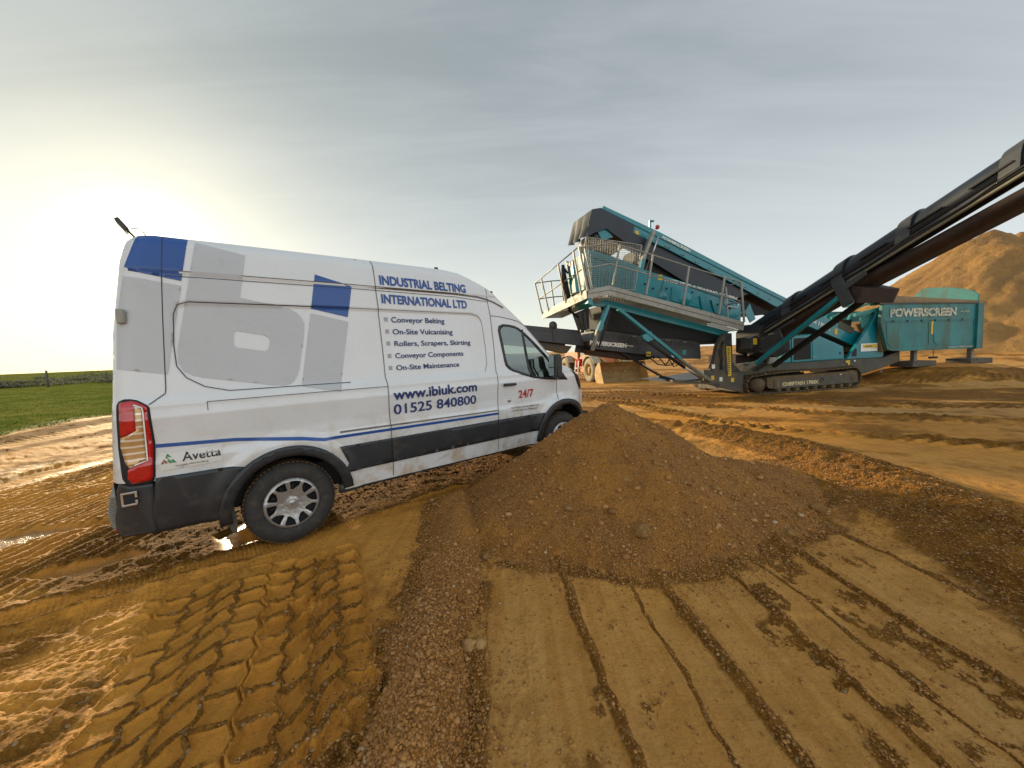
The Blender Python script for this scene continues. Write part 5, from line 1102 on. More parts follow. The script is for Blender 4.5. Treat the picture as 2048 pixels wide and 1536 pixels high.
pl('head_bracket', [(-5.5, 5.75), (-5.1, 5.8), (-4.9, 5.5), (-5.3, 5.4)], .9, .93, 'teal'); pl('chute_plate', [(-5.2, 5.3), (-4.9, 5.62), (-4.3, 5.28), (-4.6, 5.1)], 1.2, 1.9, 'beltbrown')
mark(rect(-4.12, 5.42 + .16, .13, .14), .86, 'yellow')
b = MB(); b.box((-3.53, .9, 5.95), (.06, .06, .30)); b.box((-3.47, .9, 6.07), (.16, .08, .05)); b.build('bracket', 'teal', ma, .006); b = MB(); b.lathe([(.0001, 0), (.07, .01), (.075, .06), (.05, .12), (.0001, .13)], (-3.29, .80, 5.86), 16); b.build('beacon', 'redlamp', ma)
b = MB(); b.beam((-3.60, .60, 5.62), (-4.02, .60, 4.70), .15, .10); b.build('lifting_strut', 'galv', ma, .01); b = MB(); b.tube([(-3.45, .56, 5.45), (-3.72, .56, 4.75)], .028, 10); b.build('ram_rod', 'chrome', ma)
b = MB(); b.beam((-3.95, .62, 4.82), (-4.17, .62, 4.02), .16, .12); b.build('strut_foot', 'teal', ma, .01); b = MB(); b.tube([(-3.72, .55, 4.78), (-4.0, .55, 3.9)], .05, 10); b.build('ram', 'dark', ma); b = MB(); b.lathe([(.0001, -.02), (.05, -.01), (.06, .02)], (-3.62, .54, 5.60), 14); b.build('pivot_pin', 'galv', ma)
# screen box
SB = [(-6.10, 5.02), (-5.26, 4.81), (-4.38, 4.54), (-3.96, 4.34), (-3.25, 4.16), (-.89, 3.52), (-.24, 3.19), (-.24, 2.61), (-.6, 2.42), (-.9, 2.45), (-2.73, 2.92), (-4.54, 3.36), (-5.9, 3.66)]
sb = pl('screen_box', SB, .50, .56, 'teal', .008); pl('screen_box_side', SB, 2.15, 2.21, 'teal', .008)
pl('screen_deck', [(-5.95, 4.85), (-4.3, 4.40), (-.3, 3.10), (-.3, 2.66), (-2.73, 3.0), (-5.85, 3.72)], .56, 2.15, 'dgreymud')
b = MB()
for a, c_ in (((-5.95, 4.78), (-4.5, 4.38)), ((-5.95, 4.78), (-5.80, 3.9)), ((-4.4, 4.4), (-4.55, 3.5)), ((-3.9, 4.28), (-.5, 3.28)), ((-2.62, 3.62), (-2.05, 3.18)), ((-3.3, 4.0), (-3.55, 3.2))): b.beam((a[0], .49, a[1]), (c_[0], .49, c_[1]), .05, .03)
for s_ in np.arange(-5.7, -4.5, .12): b.beam((s_, .49, 3.75), (s_ + .05, .49, 4.35 - (s_ + 5.7) * .28), .02, .03)
b.build('ribs', 'teal', sb)
b = MB(); b.lathe([(.0001, -.06), (.22, -.05), (.26, 0), (.26, .02)], (-2.5, .49, 3.42), 24); b.build('bearing_cover', 'teal', sb); b = MB(); b.lathe([(.0001, -.05), (.14, -.04), (.17, 0)], (-3.35, .49, 3.5), 24); b.build('bearing_cover', 'teal', sb)
b = MB(); b.prism([(-1.95, 3.48), (-1.85, 3.52), (-1.72, 3.1), (-1.4, 2.92), (-1.5, 2.82), (-1.85, 3.0)], .44, .50); b.prism([(-1.5, 3.35), (-1.42, 3.36), (-1.25, 3.0), (-1.1, 2.85), (-1.35, 2.9)], .44, .5); b.prism([(-3.0, 3.80), (-1.95, 3.40), (-1.98, 3.1), (-3.05, 3.35)], .47, .5); b.build('spring_guard', 'teal', sb, .006)
b = MB()
for s_, z_ in ((-4.0, 3.9), (-3.7, 3.75), (-3.2, 3.75), (-2.8, 3.95), (-2.2, 3.62), (-1.2, 3.2), (-.7, 3.05), (-.6, 3.3), (-2.0, 3.75)): b.box((s_, .49, z_), (.06, .03, .06))
b.build('bolt_heads', 'dark', sb)
mtext('PATENTED 4 BEARING SCREEN', (-3.27, 4.015), (-.42, 3.33), .10, .485, 'mtext', .05, parent=sb); mark(rect(-3.52, 4.03, .17, .17), .50, 'yellow')
b = MB(); b.tube([(-.95, .47, 3.36), (-.90, .47, 3.18), (-.80, .47, 3.12), (-.42, .47, 3.08), (-.36, .47, 3.2)], .016, 8); b.build('hose', 'mtext', ma)
pl('deflector', ML['tri'], .42, .45, 'teal'); b = MB(); b.beam((-1.4, .48, 2.62), (-.2, .45, 2.92), .08, .06); b.beam((-1.2, .48, 2.52), (-.3, .45, 2.80), .05, .05); b.build('deflector_arm', 'teal', ma)
# wire mesh guard
b = MB(); q = [(-6.12, 5.32), (-4.19, 5.11), (-4.46, 3.68), (-5.94, 3.76), (-6.17, 4.97)]
pz = np.array(q)
for s_ in np.arange(-6.15, -4.2, .058):
    zs = np.linspace(3.6, 5.4, 60); ok = inpoly(np.full(60, s_ + .001), zs, q)
    if ok.sum() > 2: b.beam((s_, .34, zs[ok][0]), (s_, .34, zs[ok][-1]), .007, .007)
for z_ in np.arange(3.70, 5.33, .058):
    ss = np.linspace(-6.2, -4.1, 80); ok = inpoly(ss, np.full(80, z_ + .001), q)
    if ok.sum() > 2: b.beam((ss[ok][0], .335, z_), (ss[ok][-1], .335, z_), .007, .007)
for a, c_ in zip(q, q[1:] + q[:1]): b.beam((a[0], .34, a[1]), (c_[0], .34, c_[1]), .025, .02)
b.build('wire_guard', 'galv', ma)
pl('side_guard', [(-6.1, 3.75), (-6.1, 4.9), (-6.0, 4.9), (-6.0, 3.75)], .6, 2.1, 'tealdirty')
# walkway
PT = [(-6.38, 3.59), (-5.68, 3.71), (-4.54, 3.42), (-2.73, 2.99), (-.87, 2.51)]; PB = [(-6.40, 3.33), (-5.69, 3.43), (-2.73, 2.70), (-.90, 2.24)]
wk = pl('walkway_fascia', PT + PB[::-1], -.32, -.29, 'galv', .004)
b = MB(); b.beam((-6.36, -.325, 3.47), (-5.68, -.325, 3.575), .008, .015); b.beam((-5.68, -.325, 3.575), (-.88, -.325, 2.385), .008, .015); b.build('fascia_groove', 'dgreymud', wk)
b = MB(); b.prism([(-6.38, 3.34), (-5.69, 3.44), (-.90, 2.25), (-.90, 2.22), (-5.69, 3.40), (-6.38, 3.31)], .30, .42)
for k in range(60):
    t = k / 59; s_ = -6.36 + 5.4 * t; z_ = (3.33 + (s_ + 6.38) * .143) if s_ < -5.69 else 3.425 - (s_ + 5.69) * .2484
    b.beam((s_, -.29, z_), (s_, .30, z_), .025, .02)
for w_ in (-.1, .1): b.beam((-5.69, w_, 3.43), (-.9, w_, 2.235), .012, .02)
b.build('grating', 'galv', wk)
pl('walkway_frame', [(-6.40, 3.33), (-5.69, 3.42), (-.95, 2.24), (-1.02, 2.05), (-3.95, 2.76), (-4.95, 3.02), (-5.39, 3.14), (-6.3, 3.20)], .28, .36, 'teal', .01)
pl('front_beam', [(-6.38, 3.20), (-6.38, 3.34), (-6.25, 3.34), (-6.2, 3.10)], -.28, 2.6, 'teal')
# front part of the walkway runs across the machine
FW = [(-.30, 3.46), (2.45, 3.26)]
b = MB(); b.beam((-6.42, -.30, 3.46), (-6.96, 2.45, 3.12), .03, .25); b.build('front_fascia', 'galv', wk)
b = MB()
for k in range(26):
    t = k / 25; s_ = -6.40 - .54 * t; b.beam((s_, -.28 + 2.7 * t, 3.36 - .33 * t), (s_ + .75, -.28 + 2.7 * t, 3.36 - .33 * t), .03, .02)
b.build('front_grating', 'galv', wk)
b = MB(); R0 = .021
TPs = [(-6.62, 4.80), (-5.65, 4.96), (-5.33, 4.91), (-4.22, 4.63), (-2.96, 4.29), (-1.65, 3.96), (-1.02, 3.80)]
b.tube([(s_, -.32, z_) for s_, z_ in TPs], R0, 8); b.tube([(-6.42, -.32, 4.21), (-5.66, -.32, 4.35), (-4.36, -.32, 4.04), (-.93, -.32, 3.17)], R0, 8)
for a, c_ in (((-5.33, 4.92), (-5.59, 3.73)), ((-4.22, 4.64), (-4.48, 3.43)), ((-2.96, 4.30), (-3.17, 3.10)), ((-1.65, 3.97), (-1.86, 2.78)), ((-1.02, 3.80), (-.89, 2.51))): b.beam((a[0], -.33, a[1]), (c_[0], -.33, c_[1]), .055, .045)
b.tube([(-1.02, -.32, 3.80), (-1.0, .35, 3.80)], R0, 8); b.tube([(-.93, -.32, 3.17), (-.93, .35, 3.17)], R0, 8); b.beam((-1.0, .35, 3.80), (-.9, .35, 2.55), .05, .04)
b.beam((-6.64, -.33, 4.83), (-6.40, -.33, 3.55), .06, .05); b.beam((-6.55, -.38, 4.80), (-6.32, -.36, 3.60), .05, .03)
# front rail
def fr_pt(t, z): return (-6.64 - .56 * t, -.30 + 2.75 * t, z)
b.tube([fr_pt(0, 4.83), fr_pt(1, 4.28)], R0, 8); b.tube([(-6.52, -.30, 4.2), (-7.08, 2.45, 3.72)], R0, 8)
for t in (.10, .42, .83, 1.0): b.beam(fr_pt(t, 4.83 - .55 * t), (-6.42 - .54 * t, -.30 + 2.75 * t, 3.50 - .34 * t), .05, .045)
b.tube([fr_pt(1, 4.28), (-6.4, 2.9, 4.45), (-5.6, 2.95, 4.50), (-5.2, 2.9, 4.40)], R0, 8); b.tube([(-7.08, 2.45, 3.72), (-6.3, 2.9, 3.86), (-5.6, 2.95, 3.90), (-5.0, 2.9, 3.7)], R0, 8)
for s_ in (-6.45, -6.05): b.beam((s_, 2.9, 4.45), (s_ + .15, 2.9, 3.2), .045, .04)
b.build('handrail', 'galv', wk)
b = MB(); b.tube([(-6.75, .75, 4.55), (-6.72, .78, 4.1), (-6.55, .9, 3.6), (-6.5, .9, 3.1), (-6.2, .9, 2.9)], [.05, .11, .09, .05, .03], 8); b.tube([(-6.8, .7, 4.5), (-6.6, .75, 4.3), (-6.4, .7, 4.4)], .04, 8); b.build('hose_bundle', 'dark', ma); pl('control_panel', [(-6.55, 3.6), (-6.65, 4.55), (-6.55, 4.6), (-6.35, 3.6)], .2, .65, 'teal', .01)
pl('panel_label', [(-6.665, 4.44), (-6.68, 4.56), (-6.67, 4.58), (-6.655, 4.44)], .32, .58, 'galv')
# dark structure under the screen, chute rubber
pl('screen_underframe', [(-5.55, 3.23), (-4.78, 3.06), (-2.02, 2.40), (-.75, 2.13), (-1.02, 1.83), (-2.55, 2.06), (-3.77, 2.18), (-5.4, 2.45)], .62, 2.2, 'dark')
b = MB(); bm = b.bm; rows = []
for k in range(22):
    t = k / 21; row = []
    for j in range(8):
        u = j / 7; row.append(bm.verts.new((-6.40 + .60 * t + u * (.18 - .18 * t), .95 + .04 * sin(t * 22) * u, 3.0 + .22 * t - u * (.52 + .18 * t + .03 * (k % 4)))))
    rows.append(row)
for a, c_ in zip(rows, rows[1:]):
    for j in range(7): bm.faces.new((a[j], c_[j], c_[j + 1], a[j + 1])).smooth = True
b.build('rubber_flap', 'curtain', ma)
# legs and rams
b = MB(); b.beam((-5.58, .02, 3.16), (-5.93, .02, 2.36), .17, .12); b.build('leg', 'teal', ma, .01); b = MB(); b.beam((-5.93, .03, 2.42), (-6.14, .03, 1.78), .13, .09); b.build('leg_foot', 'lite', ma, .01)
b = MB(); b.beam((-5.63, 1.95, 2.6), (-5.82, 1.95, 1.86), .20, .14); b.build('leg', 'lite', ma, .01); pl('leg_bracket', [(-6.05, 2.02), (-5.75, 2.17), (-5.50, 1.78), (-5.60, 1.68), (-6.12, 1.74)], 1.5, 1.56, 'dgrey')
b = MB(); b.tube([(-5.55, -.05, 3.0), (-5.83, -.05, 2.2), (-5.95, -.05, 1.85)], [.05, .05, .02], 10); b.build('leg_ram', 'dark', ma)
b = MB(); b.beam((-5.25, 0, 3.04), (-3.05, 0, 1.39), .15, .10); b.build('diagonal_brace', 'teal', ma, .01); b = MB(); b.beam((-3.15, .01, 1.43), (-1.86, .01, .58), .15, .08); b.build('brace_end', 'lite', ma, .01)
b = MB(); b.prism([(-4.45, 2.20), (-4.12, 2.32), (-4.05, 2.05), (-4.25, 1.98), (-4.4, 2.08)], -.05, .05); b.build('brace_plate', 'teal', ma, .006)
b = MB(); b.tube([(-4.25, .02, 2.02), (-2.88, .02, 1.10)], .055, 10); b.build('brace_ram', 'dark', ma); b = MB(); b.tube([(-2.9, .02, 1.12), (-2.2, .02, .70)], .026, 8); b.tube([(-2.85, .06, 1.06), (-2.18, .06, .66)], .02, 8); b.build('ram_rod', 'chrome', ma)
b = MB(); b.beam((-4.9, .8, 1.78), (-3.25, .8, .80), .08, .08); b.build('lower_ram', 'dark', ma); b = MB(); b.tube([(-4.0, .72, 1.26), (-3.30, .72, .82)], .022, 8); b.build('ram_rod', 'chrome', ma)
b = MB(); b.beam((-3.35, .8, .80), (-2.75, .8, .62), .14, .10); b.build('ram_foot', 'dark', ma)
for k in range(3):
    b = MB(); b.tube([(-3.9 + k * .35, .5, 1.5), (-3.6 + k * .3, .42, 1.22 - .05 * k), (-3.3 + k * .25, .42, 1.18), (-3.05 + k * .2, .5, 1.45)], .02, 8); b.build('hose', 'dark', ma)
b = MB()
for k in range(9): b.tube([(-4.55 + k * .11, .62, 1.50), (-4.52 + k * .11, .60, 1.40), (-4.48 + k * .11, .62, 1.50)], .022, 6)
b.build('hose_coil', 'dark', ma)
# product conveyor under the screen, running out to the left
tcv = pl('product_conveyor', [(-5.75, 2.42), (-5.43, 2.44), (-1.75, 1.96), (-1.70, 1.33), (-3.57, 1.43), (-3.74, 1.53), (-5.70, 1.81), (-5.9, 2.1)], .70, 1.9, 'dgrey', .012)
b = MB(); q = [(-5.40, 2.37), (-1.98, 1.93), (-1.98, 1.72), (-5.40, 2.18)]
for k in range(8):
    s0 = -5.38 + k * .43; z0 = 2.36 - (s0 + 5.4) * .1287
    b.beam((s0, .69, z0 - .03), (s0 + .38, .69, z0 - .08), .012, .012); b.beam((s0, .69, z0 - .20), (s0 + .38, .69, z0 - .25), .012, .012)
    for j in range(9): b.beam((s0 + .02 + j * .042, .69, z0 - .03 - j * .005), (s0 + .02 + j * .042, .69, z0 - .20 - j * .005), .006, .008)
b.build('guard_mesh', 'dgreymud', tcv)
b = MB(); b.beam((-5.5, .68, 2.13), (-1.8, .68, 1.68), .02, .03); b.beam((-5.8, .68, 1.86), (-3.7, .68, 1.56), .03, .03); b.build('flange', 'dgrey', tcv)
mtext('POWERSCREEN', (-5.92, 1.985), (-4.60, 1.83), .13, .685, 'mtext', .05, parent=tcv); mtext('--', (-4.58, 1.86), (-4.35, 1.83), .11, .685, 'mtext', .02, parent=tcv)
for s_, z_, a_, b_, m_ in ((-3.86, 1.50, .17, .16, 'yellow'), (-2.46, 1.50, .15, .17, 'teallight'), (-3.0, 1.42, .22, .08, 'signwhite')): mark(rect(s_, z_, a_, b_), .70, m_)
b = MB()
for s_ in (-4.35, -4.28, -3.06, -2.96, -2.4, -2.32): b.box((s_, .69, 2.20 - (s_ + 4.35) * .13), (.035, .03, .035))
b.build('bolts', 'galv', tcv)
pl('belt_underside', [(-5.9, 1.80), (-3.7, 1.53), (-3.5, 1.40), (-4.0, 1.36), (-5.6, 1.62)], .9, 1.7, 'beltbrown')
tx = pl('conveyor_tail', [(-11.0, 3.02), (-6.05, 2.45), (-5.9, 1.95), (-6.26, 1.98), (-7.41, 2.15), (-11.0, 2.60)], 1.15, 1.22, 'dgrey', .01); pl('conveyor_tail_side', [(-11.0, 3.02), (-6.05, 2.45), (-6.26, 1.98), (-7.41, 2.15), (-11.0, 2.60)], 2.1, 2.16, 'dgrey', .01)
pl('tail_belt', [(-11.0, 3.05), (-6.05, 2.48), (-6.05, 2.43), (-11.0, 3.0)], 1.22, 2.1, 'blacksheet'); pl('tail_underside', [(-11, 2.56), (-7.4, 2.12), (-6.3, 1.95), (-6.5, 1.72), (-7.4, 1.95), (-11, 2.4)], 1.3, 2.0, 'dgreymud')
b = MB(); b.beam((-11, 1.14, 2.97), (-6.2, 1.14, 2.41), .02, .05); b.beam((-11, 1.14, 2.64), (-6.3, 1.14, 2.03), .02, .04)
for s_ in (-7.0, -8.2, -9.4): b.beam((s_, 1.13, 2.50 - (s_ + 7) * .115), (s_, 1.13, 2.12 - (s_ + 7) * .125), .05, .02)
b.build('flange', 'dgrey', tx); b = MB(); b.lathe([(.0001, 0), (.14, 0), (.14, .04), (.0001, .04)], (-7.02, 1.12, 2.66), 28); b.prism([(-7.16, 2.50), (-7.16, 2.66), (-6.88, 2.66), (-6.88, 2.50)], 1.125, 1.155); b.build('guard_disc', 'dgrey', tx)
# side conveyor, square to the machine and rising towards the right foreground
def loft(sec, w0, w1, name, mat, closed=True, parent=None, nseg=14, sag=0.0, smooth=True):
    b = MB(); bm = b.bm; rows = []
    for k in range(nseg + 1):
        w_ = w0 + (w1 - w0) * k / nseg; T = 2.648 - .466 * w_ - sag * max(0, -w_ - 2.5); rows.append([bm.verts.new((s_, w_, T + dz)) for s_, dz in sec])
    n = len(sec)
    for a, c_ in zip(rows, rows[1:]):
        for j in range(n if closed else n - 1):
            bm.faces.new((a[j], a[(j + 1) % n], c_[(j + 1) % n], c_[j])).smooth = smooth
    if closed: bm.faces.new(rows[0]); bm.faces.new(rows[-1][::-1])
    return b.build(name, mat, parent or ma)
def hood_sec(r, dz): return [(.22 + (.45 + r) * -cos(a), dz + (.60 + r) * max(sin(a), 0) ** .55 - .60 + (.25 if a > 3 else 0)) for a in np.linspace(0.0, pi, 17)]
sc_ = loft(hood_sec(0, 0), .57, -9.2, 'conveyor_cover', 'blacksheet', nseg=20)
for w_ in (-1.25, -2.75, -4.2, -5.85, -7.4): loft(hood_sec(.035, .03), w_ + .14, w_ - .14, 'cover_clamp', 'dgrey', parent=sc_, nseg=1, smooth=False)
loft([(-.26, -.58), (-.26, -.68), (-.22, -.68), (-.22, -.58)], .5, -9.3, 'conveyor_frame', 'dgrey'); loft([(-.20, -.40), (-.20, -.44), (.64, -.40), (.64, -.36)], .5, -9.3, 'frame_tray', 'blacksheet')
loft([(-.25, -.70), (-.25, -.76), (-.20, -.76), (-.20, -.70)], .5, -9.3, 'frame_rail', 'lite'); loft([(.62, -.30), (.62, -.46), (.68, -.46), (.68, -.30)], .5, -9.3, 'conveyor_frame', 'dgrey')
loft([(-.12, -.73), (-.12, -.93), (.60, -.93), (.60, -.73)], .4, -9.2, 'return_belt', 'beltbrown', sag=.058)
b = MB()
for k in range(9): w_ = -.6 - k * 1.0; T = 2.648 - .466 * w_; b.beam((-.26, w_ + .3, T - .52), (-.26, w_ - .3, T - .52 + .27), .04, .03)
b.tube([(-.27, w_, 2.648 - .466 * w_ - .64 + .03 * sin(w_ * 4)) for w_ in np.arange(.3, -8, -.35)], .016, 6); b.build('side_hoses', 'dark', ma)
pl('conveyor_boot', [(-.45, 1.5), (-.45, 2.2), (-.2, 2.45), (.75, 2.5), (.8, 1.5), (.3, 1.3)], -.5, .5, 'dark', .02)
b = MB(); b.prism([(-.62, 1.62), (-.62, 2.0), (-.30, 2.1), (-.25, 1.75)], -.35, .1); b.box((-.5, -.38, 1.86), (.2, .03, .22)); b.build('drive_motor', 'dgrey', ma, .01); mark(rect(-.60, 1.76, .20, .20), -.40, 'yellow')
b = MB(); b.beam((-.45, -1.3, 2.05), (-.35, .1, 1.5), .05, .3); b.beam((-.45, -1.7, 2.45), (-.40, -.5, 1.9), .04, .05); b.build('boot_plate', 'dgrey', ma, .01)
b = MB(); b.beam((-.42, -.15, .98), (-.30, -2.95, 2.98), .12, .12); b.build('conveyor_strut', 'teal', ma, .01)
b = MB(); b.beam((.70, .05, .98), (.62, -3.1, 3.05), .14, .14); b.build('conveyor_strut', 'dark', ma, .01); b = MB(); b.beam((-.55, -.05, .90), (-.46, -.35, 1.12), .16, .14); b.build('strut_foot', 'lite', ma, .01)
b = MB(); b.box((.35, -3.15, 2.98), (1.25, .45, .38), Matrix.Rotation(radians(22), 4, 'X')); b.build('strut_crossbeam', 'beltbrown', ma, .02); b = MB(); b.beam((-.35, -2.85, 3.35), (-.35, -3.15, 2.70), .06, .30); b.beam((-.37, -3.05, 3.15), (-.37, -3.55, 3.45), .05, .13); b.build('crossbeam_plate', 'dgrey', ma, .01)
b = MB(); b.prism([(.3, 1.05), (.5, 1.5), (1.1, 1.42), (1.25, 1.05)], .3, .5); b.build('valve_block', 'dgreymud', ma, .02); b = MB(); b.prism([(.55, 1.05), (.60, 1.30), (.85, 1.45), (1.0, 1.05)], .1, .2); b.build('cover_plate', 'galv', ma, .01)
pl('belt_return_box', [(-.4, 1.1), (-.4, 1.4), (.6, 1.42), (.7, 1.15)], .55, 1.9, 'beltbrown')

# ================================================================== WHEEL LOADER
LX = Vector((6.57 - 5.51, 26.8 - 31.0, 0)).normalized()
lo_ = empty('wheel_loader', (6.04, 28.9, -.70), math.atan2(LX.y, LX.x)); tag(lo_, 'dusty orange wheel loader resting its wide bucket on the ground behind the screening machine', 'wheel loader')
# local x forward, y to its left; the camera sees its right side (y negative)
def lwheel(x, y):
    t = empty('wheel', (x, y, .86)); t.parent = lo_; s = 1 if y < 0 else -1
    b = MB(); b.lathe([(.44, .02 * s), (.50, -.02 * s), (.70, -.03 * s), (.82, .03 * s), (.86, .10 * s)], (0, 0, 0), 48); b.build('tyre_wall', 'loadertyre', t)
    b = MB(); b.lathe([(.86, .09 * s), (.86, .60 * s), (.5, .66 * s)], (0, 0, 0), 48)
    for k in range(26):
        a = 2 * pi * k / 26; b.box((.87 * cos(a), .20 * s, .87 * sin(a)), (.10, .26, .12), Matrix.Rotation(-a + pi / 2, 4, 'Y')); b.box((.87 * cos(a + .12), .46 * s, .87 * sin(a + .12)), (.10, .26, .12), Matrix.Rotation(-a - .12 + pi / 2, 4, 'Y'))
    b.build('tread', 'loadertread', t)
    b = MB(); b.lathe([(.45, .0), (.42, .02 * s), (.38, .16 * s), (.26, .18 * s), (.24, .06 * s), (.0001, .05 * s)], (0, 0, 0), 32); b.build('rim', 'loaderyellow', t)
    b = MB(); b.lathe([(.0001, .03 * s), (.2, .04 * s), (.22, .1 * s)], (0, 0, 0), 20); b.build('hub', 'bucket', t)
for x_ in (-2.16, 2.16):
    for y_ in (-1.3, 1.3): lwheel(x_, y_)
MB().prism([(-3.3, .9), (-3.3, 1.9), (-2.9, 2.2), (-.6, 2.2), (-.6, .7), (-1.2, .6)], -.85, .85).build('engine_body', 'loaderorange', lo_, .05)
MB().prism([(-3.6, .8), (-3.65, 1.6), (-3.3, 1.7), (-3.3, .7)], -1.1, 1.1).build('counterweight', 'loaderyellow', lo_, .06)
MB().prism([(-.6, .6), (-.6, 1.7), (.3, 1.9), (2.6, 1.9), (2.9, 1.0), (1.4, .55)], -.75, .75).build('front_frame', 'loaderorange', lo_, .04)
MB().prism([(-1.3, 2.2), (-1.2, 3.25), (.15, 3.25), (.45, 2.0), (.2, 1.7), (-1.3, 1.7)], -.72, .72).build('cab', 'dgrey', lo_, .05)
MB().prism([(-1.2, 2.35), (-1.15, 3.1), (.1, 3.1), (.30, 2.35)], -.735, .735).build('cab_glass', 'glass', lo_)
for x_ in (-2.16, 2.16):
    for sg in (-1, 1):
        b = MB(); b.prism([(x_ + 1.06 * cos(a), .86 + 1.02 * sin(a)) for a in np.linspace(.5, pi - .35, 12)] + [(x_ + .98 * cos(a), .86 + .95 * sin(a)) for a in np.linspace(pi - .35, .5, 12)], sg * 1.34, sg * .80); b.build('mudguard', 'loadertyre', lo_)
b = MB(); b.box((.1, -1.15, .95), (.55, .35, .06)); b.box((.1, -1.2, .62), (.5, .3, .05)); b.beam((-.17, -1.3, .5), (-.17, -1.2, 1.5), .05, .05); b.beam((.37, -1.3, .5), (.37, -1.2, 1.5), .05, .05); b.build('ladder', 'signwhite', lo_); MB().box((.1, -1.05, 1.35), (.52, .3, .55)).build('battery_box', 'redlens', lo_, .02)
b = MB()
for sg in (-.55, .55): b.beam((1.4, sg, 1.95), (3.2, sg, 1.3), .18, .35); b.beam((3.2, sg, 1.3), (3.75, sg, .65), .18, .30)
b.build('lift_arm', 'loaderyellow', lo_, .02)
bk_ = MB(); bm = bk_.bm
sec = [(4.95, .03), (4.3, .02), (3.98, .10), (3.78, .38), (3.76, .75), (3.92, 1.10), (4.20, 1.34), (4.38, 1.42)]
outr = [(x_ - .05, z_) for x_, z_ in sec]
rows = [[bm.verts.new((x_, y_, z_)) for x_, z_ in sec] for y_ in (-1.6, 1.6)]; rows2 = [[bm.verts.new((x_ - .06 if i > 1 else x_, y_, z_ - (.04 if i < 4 else -.0))) for i, (x_, z_) in enumerate(sec)] for y_ in (-1.6, 1.6)]
for rw, fl in ((rows, 1), (rows2, 0)):
    for k in range(len(sec) - 1): bm.faces.new((rw[0][k], rw[0][k + 1], rw[1][k + 1], rw[1][k]) if fl else (rw[1][k], rw[1][k + 1], rw[0][k + 1], rw[0][k]))
bko = bk_.build('bucket', 'bucket', lo_)
for y_ in (-1.62, 1.6):
    b = MB(); b.prism([(4.98, .02), (4.3, .01), (3.95, .09), (3.74, .38), (3.72, .75), (3.88, 1.12), (4.16, 1.38), (4.42, 1.46), (4.58, 1.0), (4.85, .30)], y_, y_ + .04); b.build('bucket_side', 'loaderyellow', bko, .01)
b = MB(); b.box((4.98, 0, .045), (.22, 3.28, .05)); b.build('cutting_edge', 'galv', bko)
# ================================================================== SAND HEAP
def heap():
    xs = np.linspace(30, 190, 240); ys = np.linspace(38, 130, 150); X, Y = np.meshgrid(xs, ys); x = X.ravel(); y = Y.ravel()
    z = np.full(x.shape, -9.0)
    pk = [(81.8, 66, 19.6, .63), (88, 67, 19.4, .63), (97, 68, 19.9, .63), (112, 70, 20, .63), (130, 74, 19, .6), (72, 70, 12.5, .52), (92, 58, 14.5, .62)]
    k = .5; s = np.zeros(x.shape)
    for cx, cy, h, sl_ in pk: s = s + np.exp((h - sl_ * np.hypot(x - cx, y - cy) - 0) / k)
    z = k * np.log(s + 1e-30)
    a = np.arctan2(y - 64, x - 90)
    z = z + 1.3 * fbm(x * .09, y * .09, 4, 201) + .9 * fbm(x * .35, y * .35, 5, 202) + .7 * ridged(a * 14, x * 0 + .3, 3, 204) * sstep(z / 10) - .4
    o = npmesh('sand_heap', np.stack([x, y, np.maximum(z, -1.4) - .85], 1), (lambda n, i: np.stack([i, i + 1, i + n + 1, i + n], -1).reshape(-1, 4))(240, np.arange(149)[:, None] * 240 + np.arange(239)[None]), 'sand')
    tag(o, 'tall heap of golden quarry sand rising behind the feeder hopper', 'sand heap')
heap()
# ================================================================== FENCE, GRASS, SCRUB
def gzl(x, y): return float(gz(x, y)[0][0])
fe = empty('wire_fence', (-36.5, 30.3, gzl(-36.5, 30.3))); tag(fe, 'post and wire fence along the far edge of the grass', 'fence')
fo = np.array([-36.5, 30.3]); fd = np.array([2.2, 2.4]) / 1.0
pts = []
for k in range(-5, 9):
    q = fo + fd * 1.0 * k * (1.0); pts.append(q)
tops = []
for i, q in enumerate(pts):
    z_ = gzl(q[0], q[1]); big = i % 2 == 1
    h = 1.35 if big else 1.05; r_ = .075 if big else .035
    ln = random.uniform(-.05, .05); b = MB(); b.tube([(q[0] - fo[0], q[1] - fo[1], z_ - .2 - fe.location.z), (q[0] - fo[0] + ln, q[1] - fo[1], z_ + h - fe.location.z)], [r_, r_ * .85], 8); b.build('post', 'wood', fe)
    tops.append((q[0] - fo[0], q[1] - fo[1], z_ - fe.location.z))
for hh in (.35, .65, .95):
    b = MB(); b.tube([(x_, y_, z_ + hh) for x_, y_, z_ in tops], .008, 5); b.build('wire', 'galv', fe)
def blades(name, P, H, W, mat, label, cat, lean=.35):
    n = len(P); a = rng.random(n) * 2 * pi; d = np.stack([np.cos(a), np.sin(a), 0 * a], 1); nrm = np.stack([-np.sin(a), np.cos(a), 0 * a], 1)
    tip = P + np.stack([nrm[:, 0] * lean * H, nrm[:, 1] * lean * H, H], 1) + .15 * H[:, None] * (rng.random((n, 3)) - .5)
    V = np.stack([P - d * W[:, None], P + d * W[:, None], tip], 1).reshape(-1, 3)
    o = npmesh(name, V, np.arange(3 * n).reshape(-1, 3), mat, smooth=False); tag(o, label, cat, kind='stuff'); return o
n = 30000; yy = 9 + 34 * rng.random(n) ** 1.3; ed = -11.9 - .21 * (yy - 8.9); xx = ed - (26 + yy * .35) * rng.random(n) ** 1.5
g_ = gz(xx, yy); k = g_[3] > .4
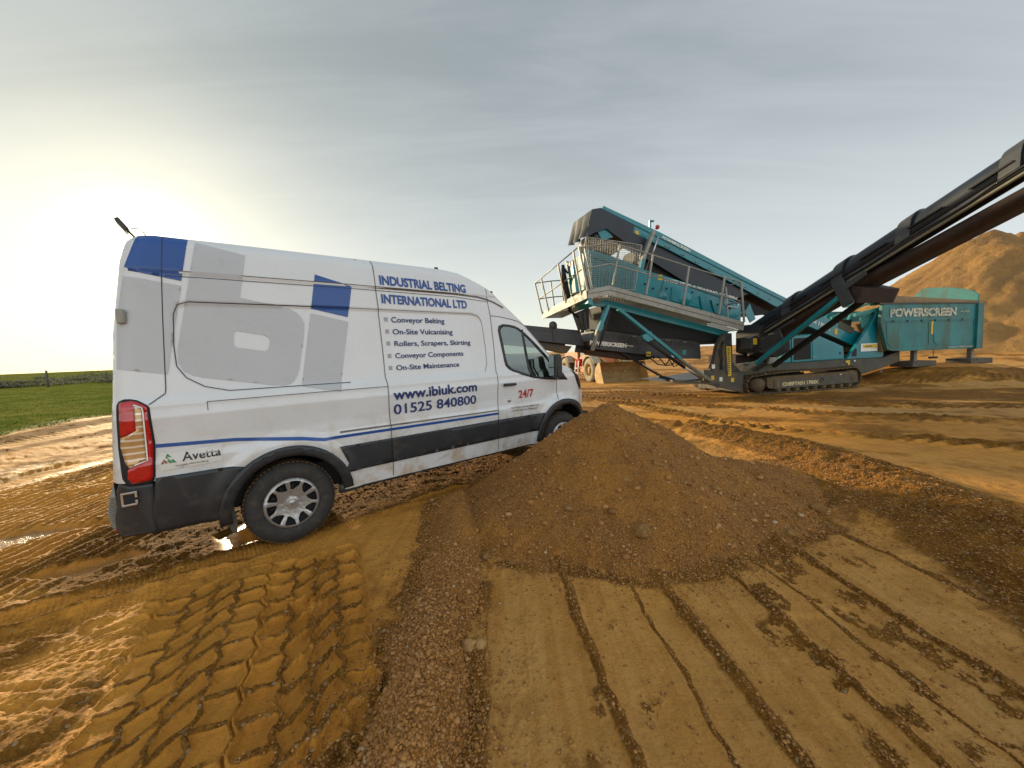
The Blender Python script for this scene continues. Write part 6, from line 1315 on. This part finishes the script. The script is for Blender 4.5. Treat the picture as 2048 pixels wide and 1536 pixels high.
P = np.stack([xx, yy, g_[0]], 1)[k]; sz = (.015 + .03 * rng.random(k.sum())) * (.8 + .5 * vnoise(P[:, 0] * .7, P[:, 1] * .7, 4))
blades('grass', P, sz, .012 + .016 * rng.random(len(P)), 'grass', 'short green grass of the field to the left of the van', 'grass', .8)
# scrub beyond the fence: leaf clumps on short stems, made of many small leaves
def scrub():
    c = []; L_ = []
    for k in range(300):
        t = rng.random(); u = rng.random()
        bx_ = -62 + 64 * t; by_ = 33 + 22 * u + (bx_ + 40) * .75
        hgt = .15 + .80 * rng.random() ** 1.5 * (.6 + .8 * vnoise(np.array([bx_ * .12]), np.array([.5]), 4)[0])
        c.append((bx_, by_, hgt, .9 + 1.6 * rng.random()))
    PP = []; 
    for bx_, by_, hgt, rad_ in c:
        m_ = int(170); th = rng.random(m_) * 2 * pi; rr = rad_ * np.sqrt(rng.random(m_)); zz = hgt * rng.random(m_) ** .7 * (1 - .55 * (rr / rad_) ** 2)
        PP.append(np.stack([bx_ + rr * np.cos(th), by_ + rr * np.sin(th), zz + .1], 1))
    P = np.concatenate(PP); gzv = base_z(P[:, 0], P[:, 1]); P[:, 2] += gzv
    n = len(P); a = rng.normal(size=(n, 3)); a /= np.linalg.norm(a, axis=1)[:, None]; b_ = np.cross(a, rng.normal(size=(n, 3))); b_ /= np.linalg.norm(b_, axis=1)[:, None]; s = (.05 + .10 * rng.random(n))[:, None]
    V = np.stack([P - a * s, P + b_ * s * .7, P + a * s, P - b_ * s * .7], 1).reshape(-1, 3)
    o = npmesh('scrub', V, np.arange(4 * n).reshape(-1, 4), 'scrub', smooth=False); tag(o, 'haze-paled scrubby undergrowth beyond the wire fence on the horizon', 'scrub', kind='stuff')
    # bare twigs sticking out of it
    m_ = 2600; i = rng.integers(0, n, m_); Q = P[i].copy(); H = .3 + .7 * rng.random(m_) ** 2; W = np.full(m_, .012)
    Q[:, 2] -= .2; blades('twigs', Q, H + .2, W, 'wood', 'bare twigs poking up out of the undergrowth on the horizon', 'twigs', .3)
scrub()
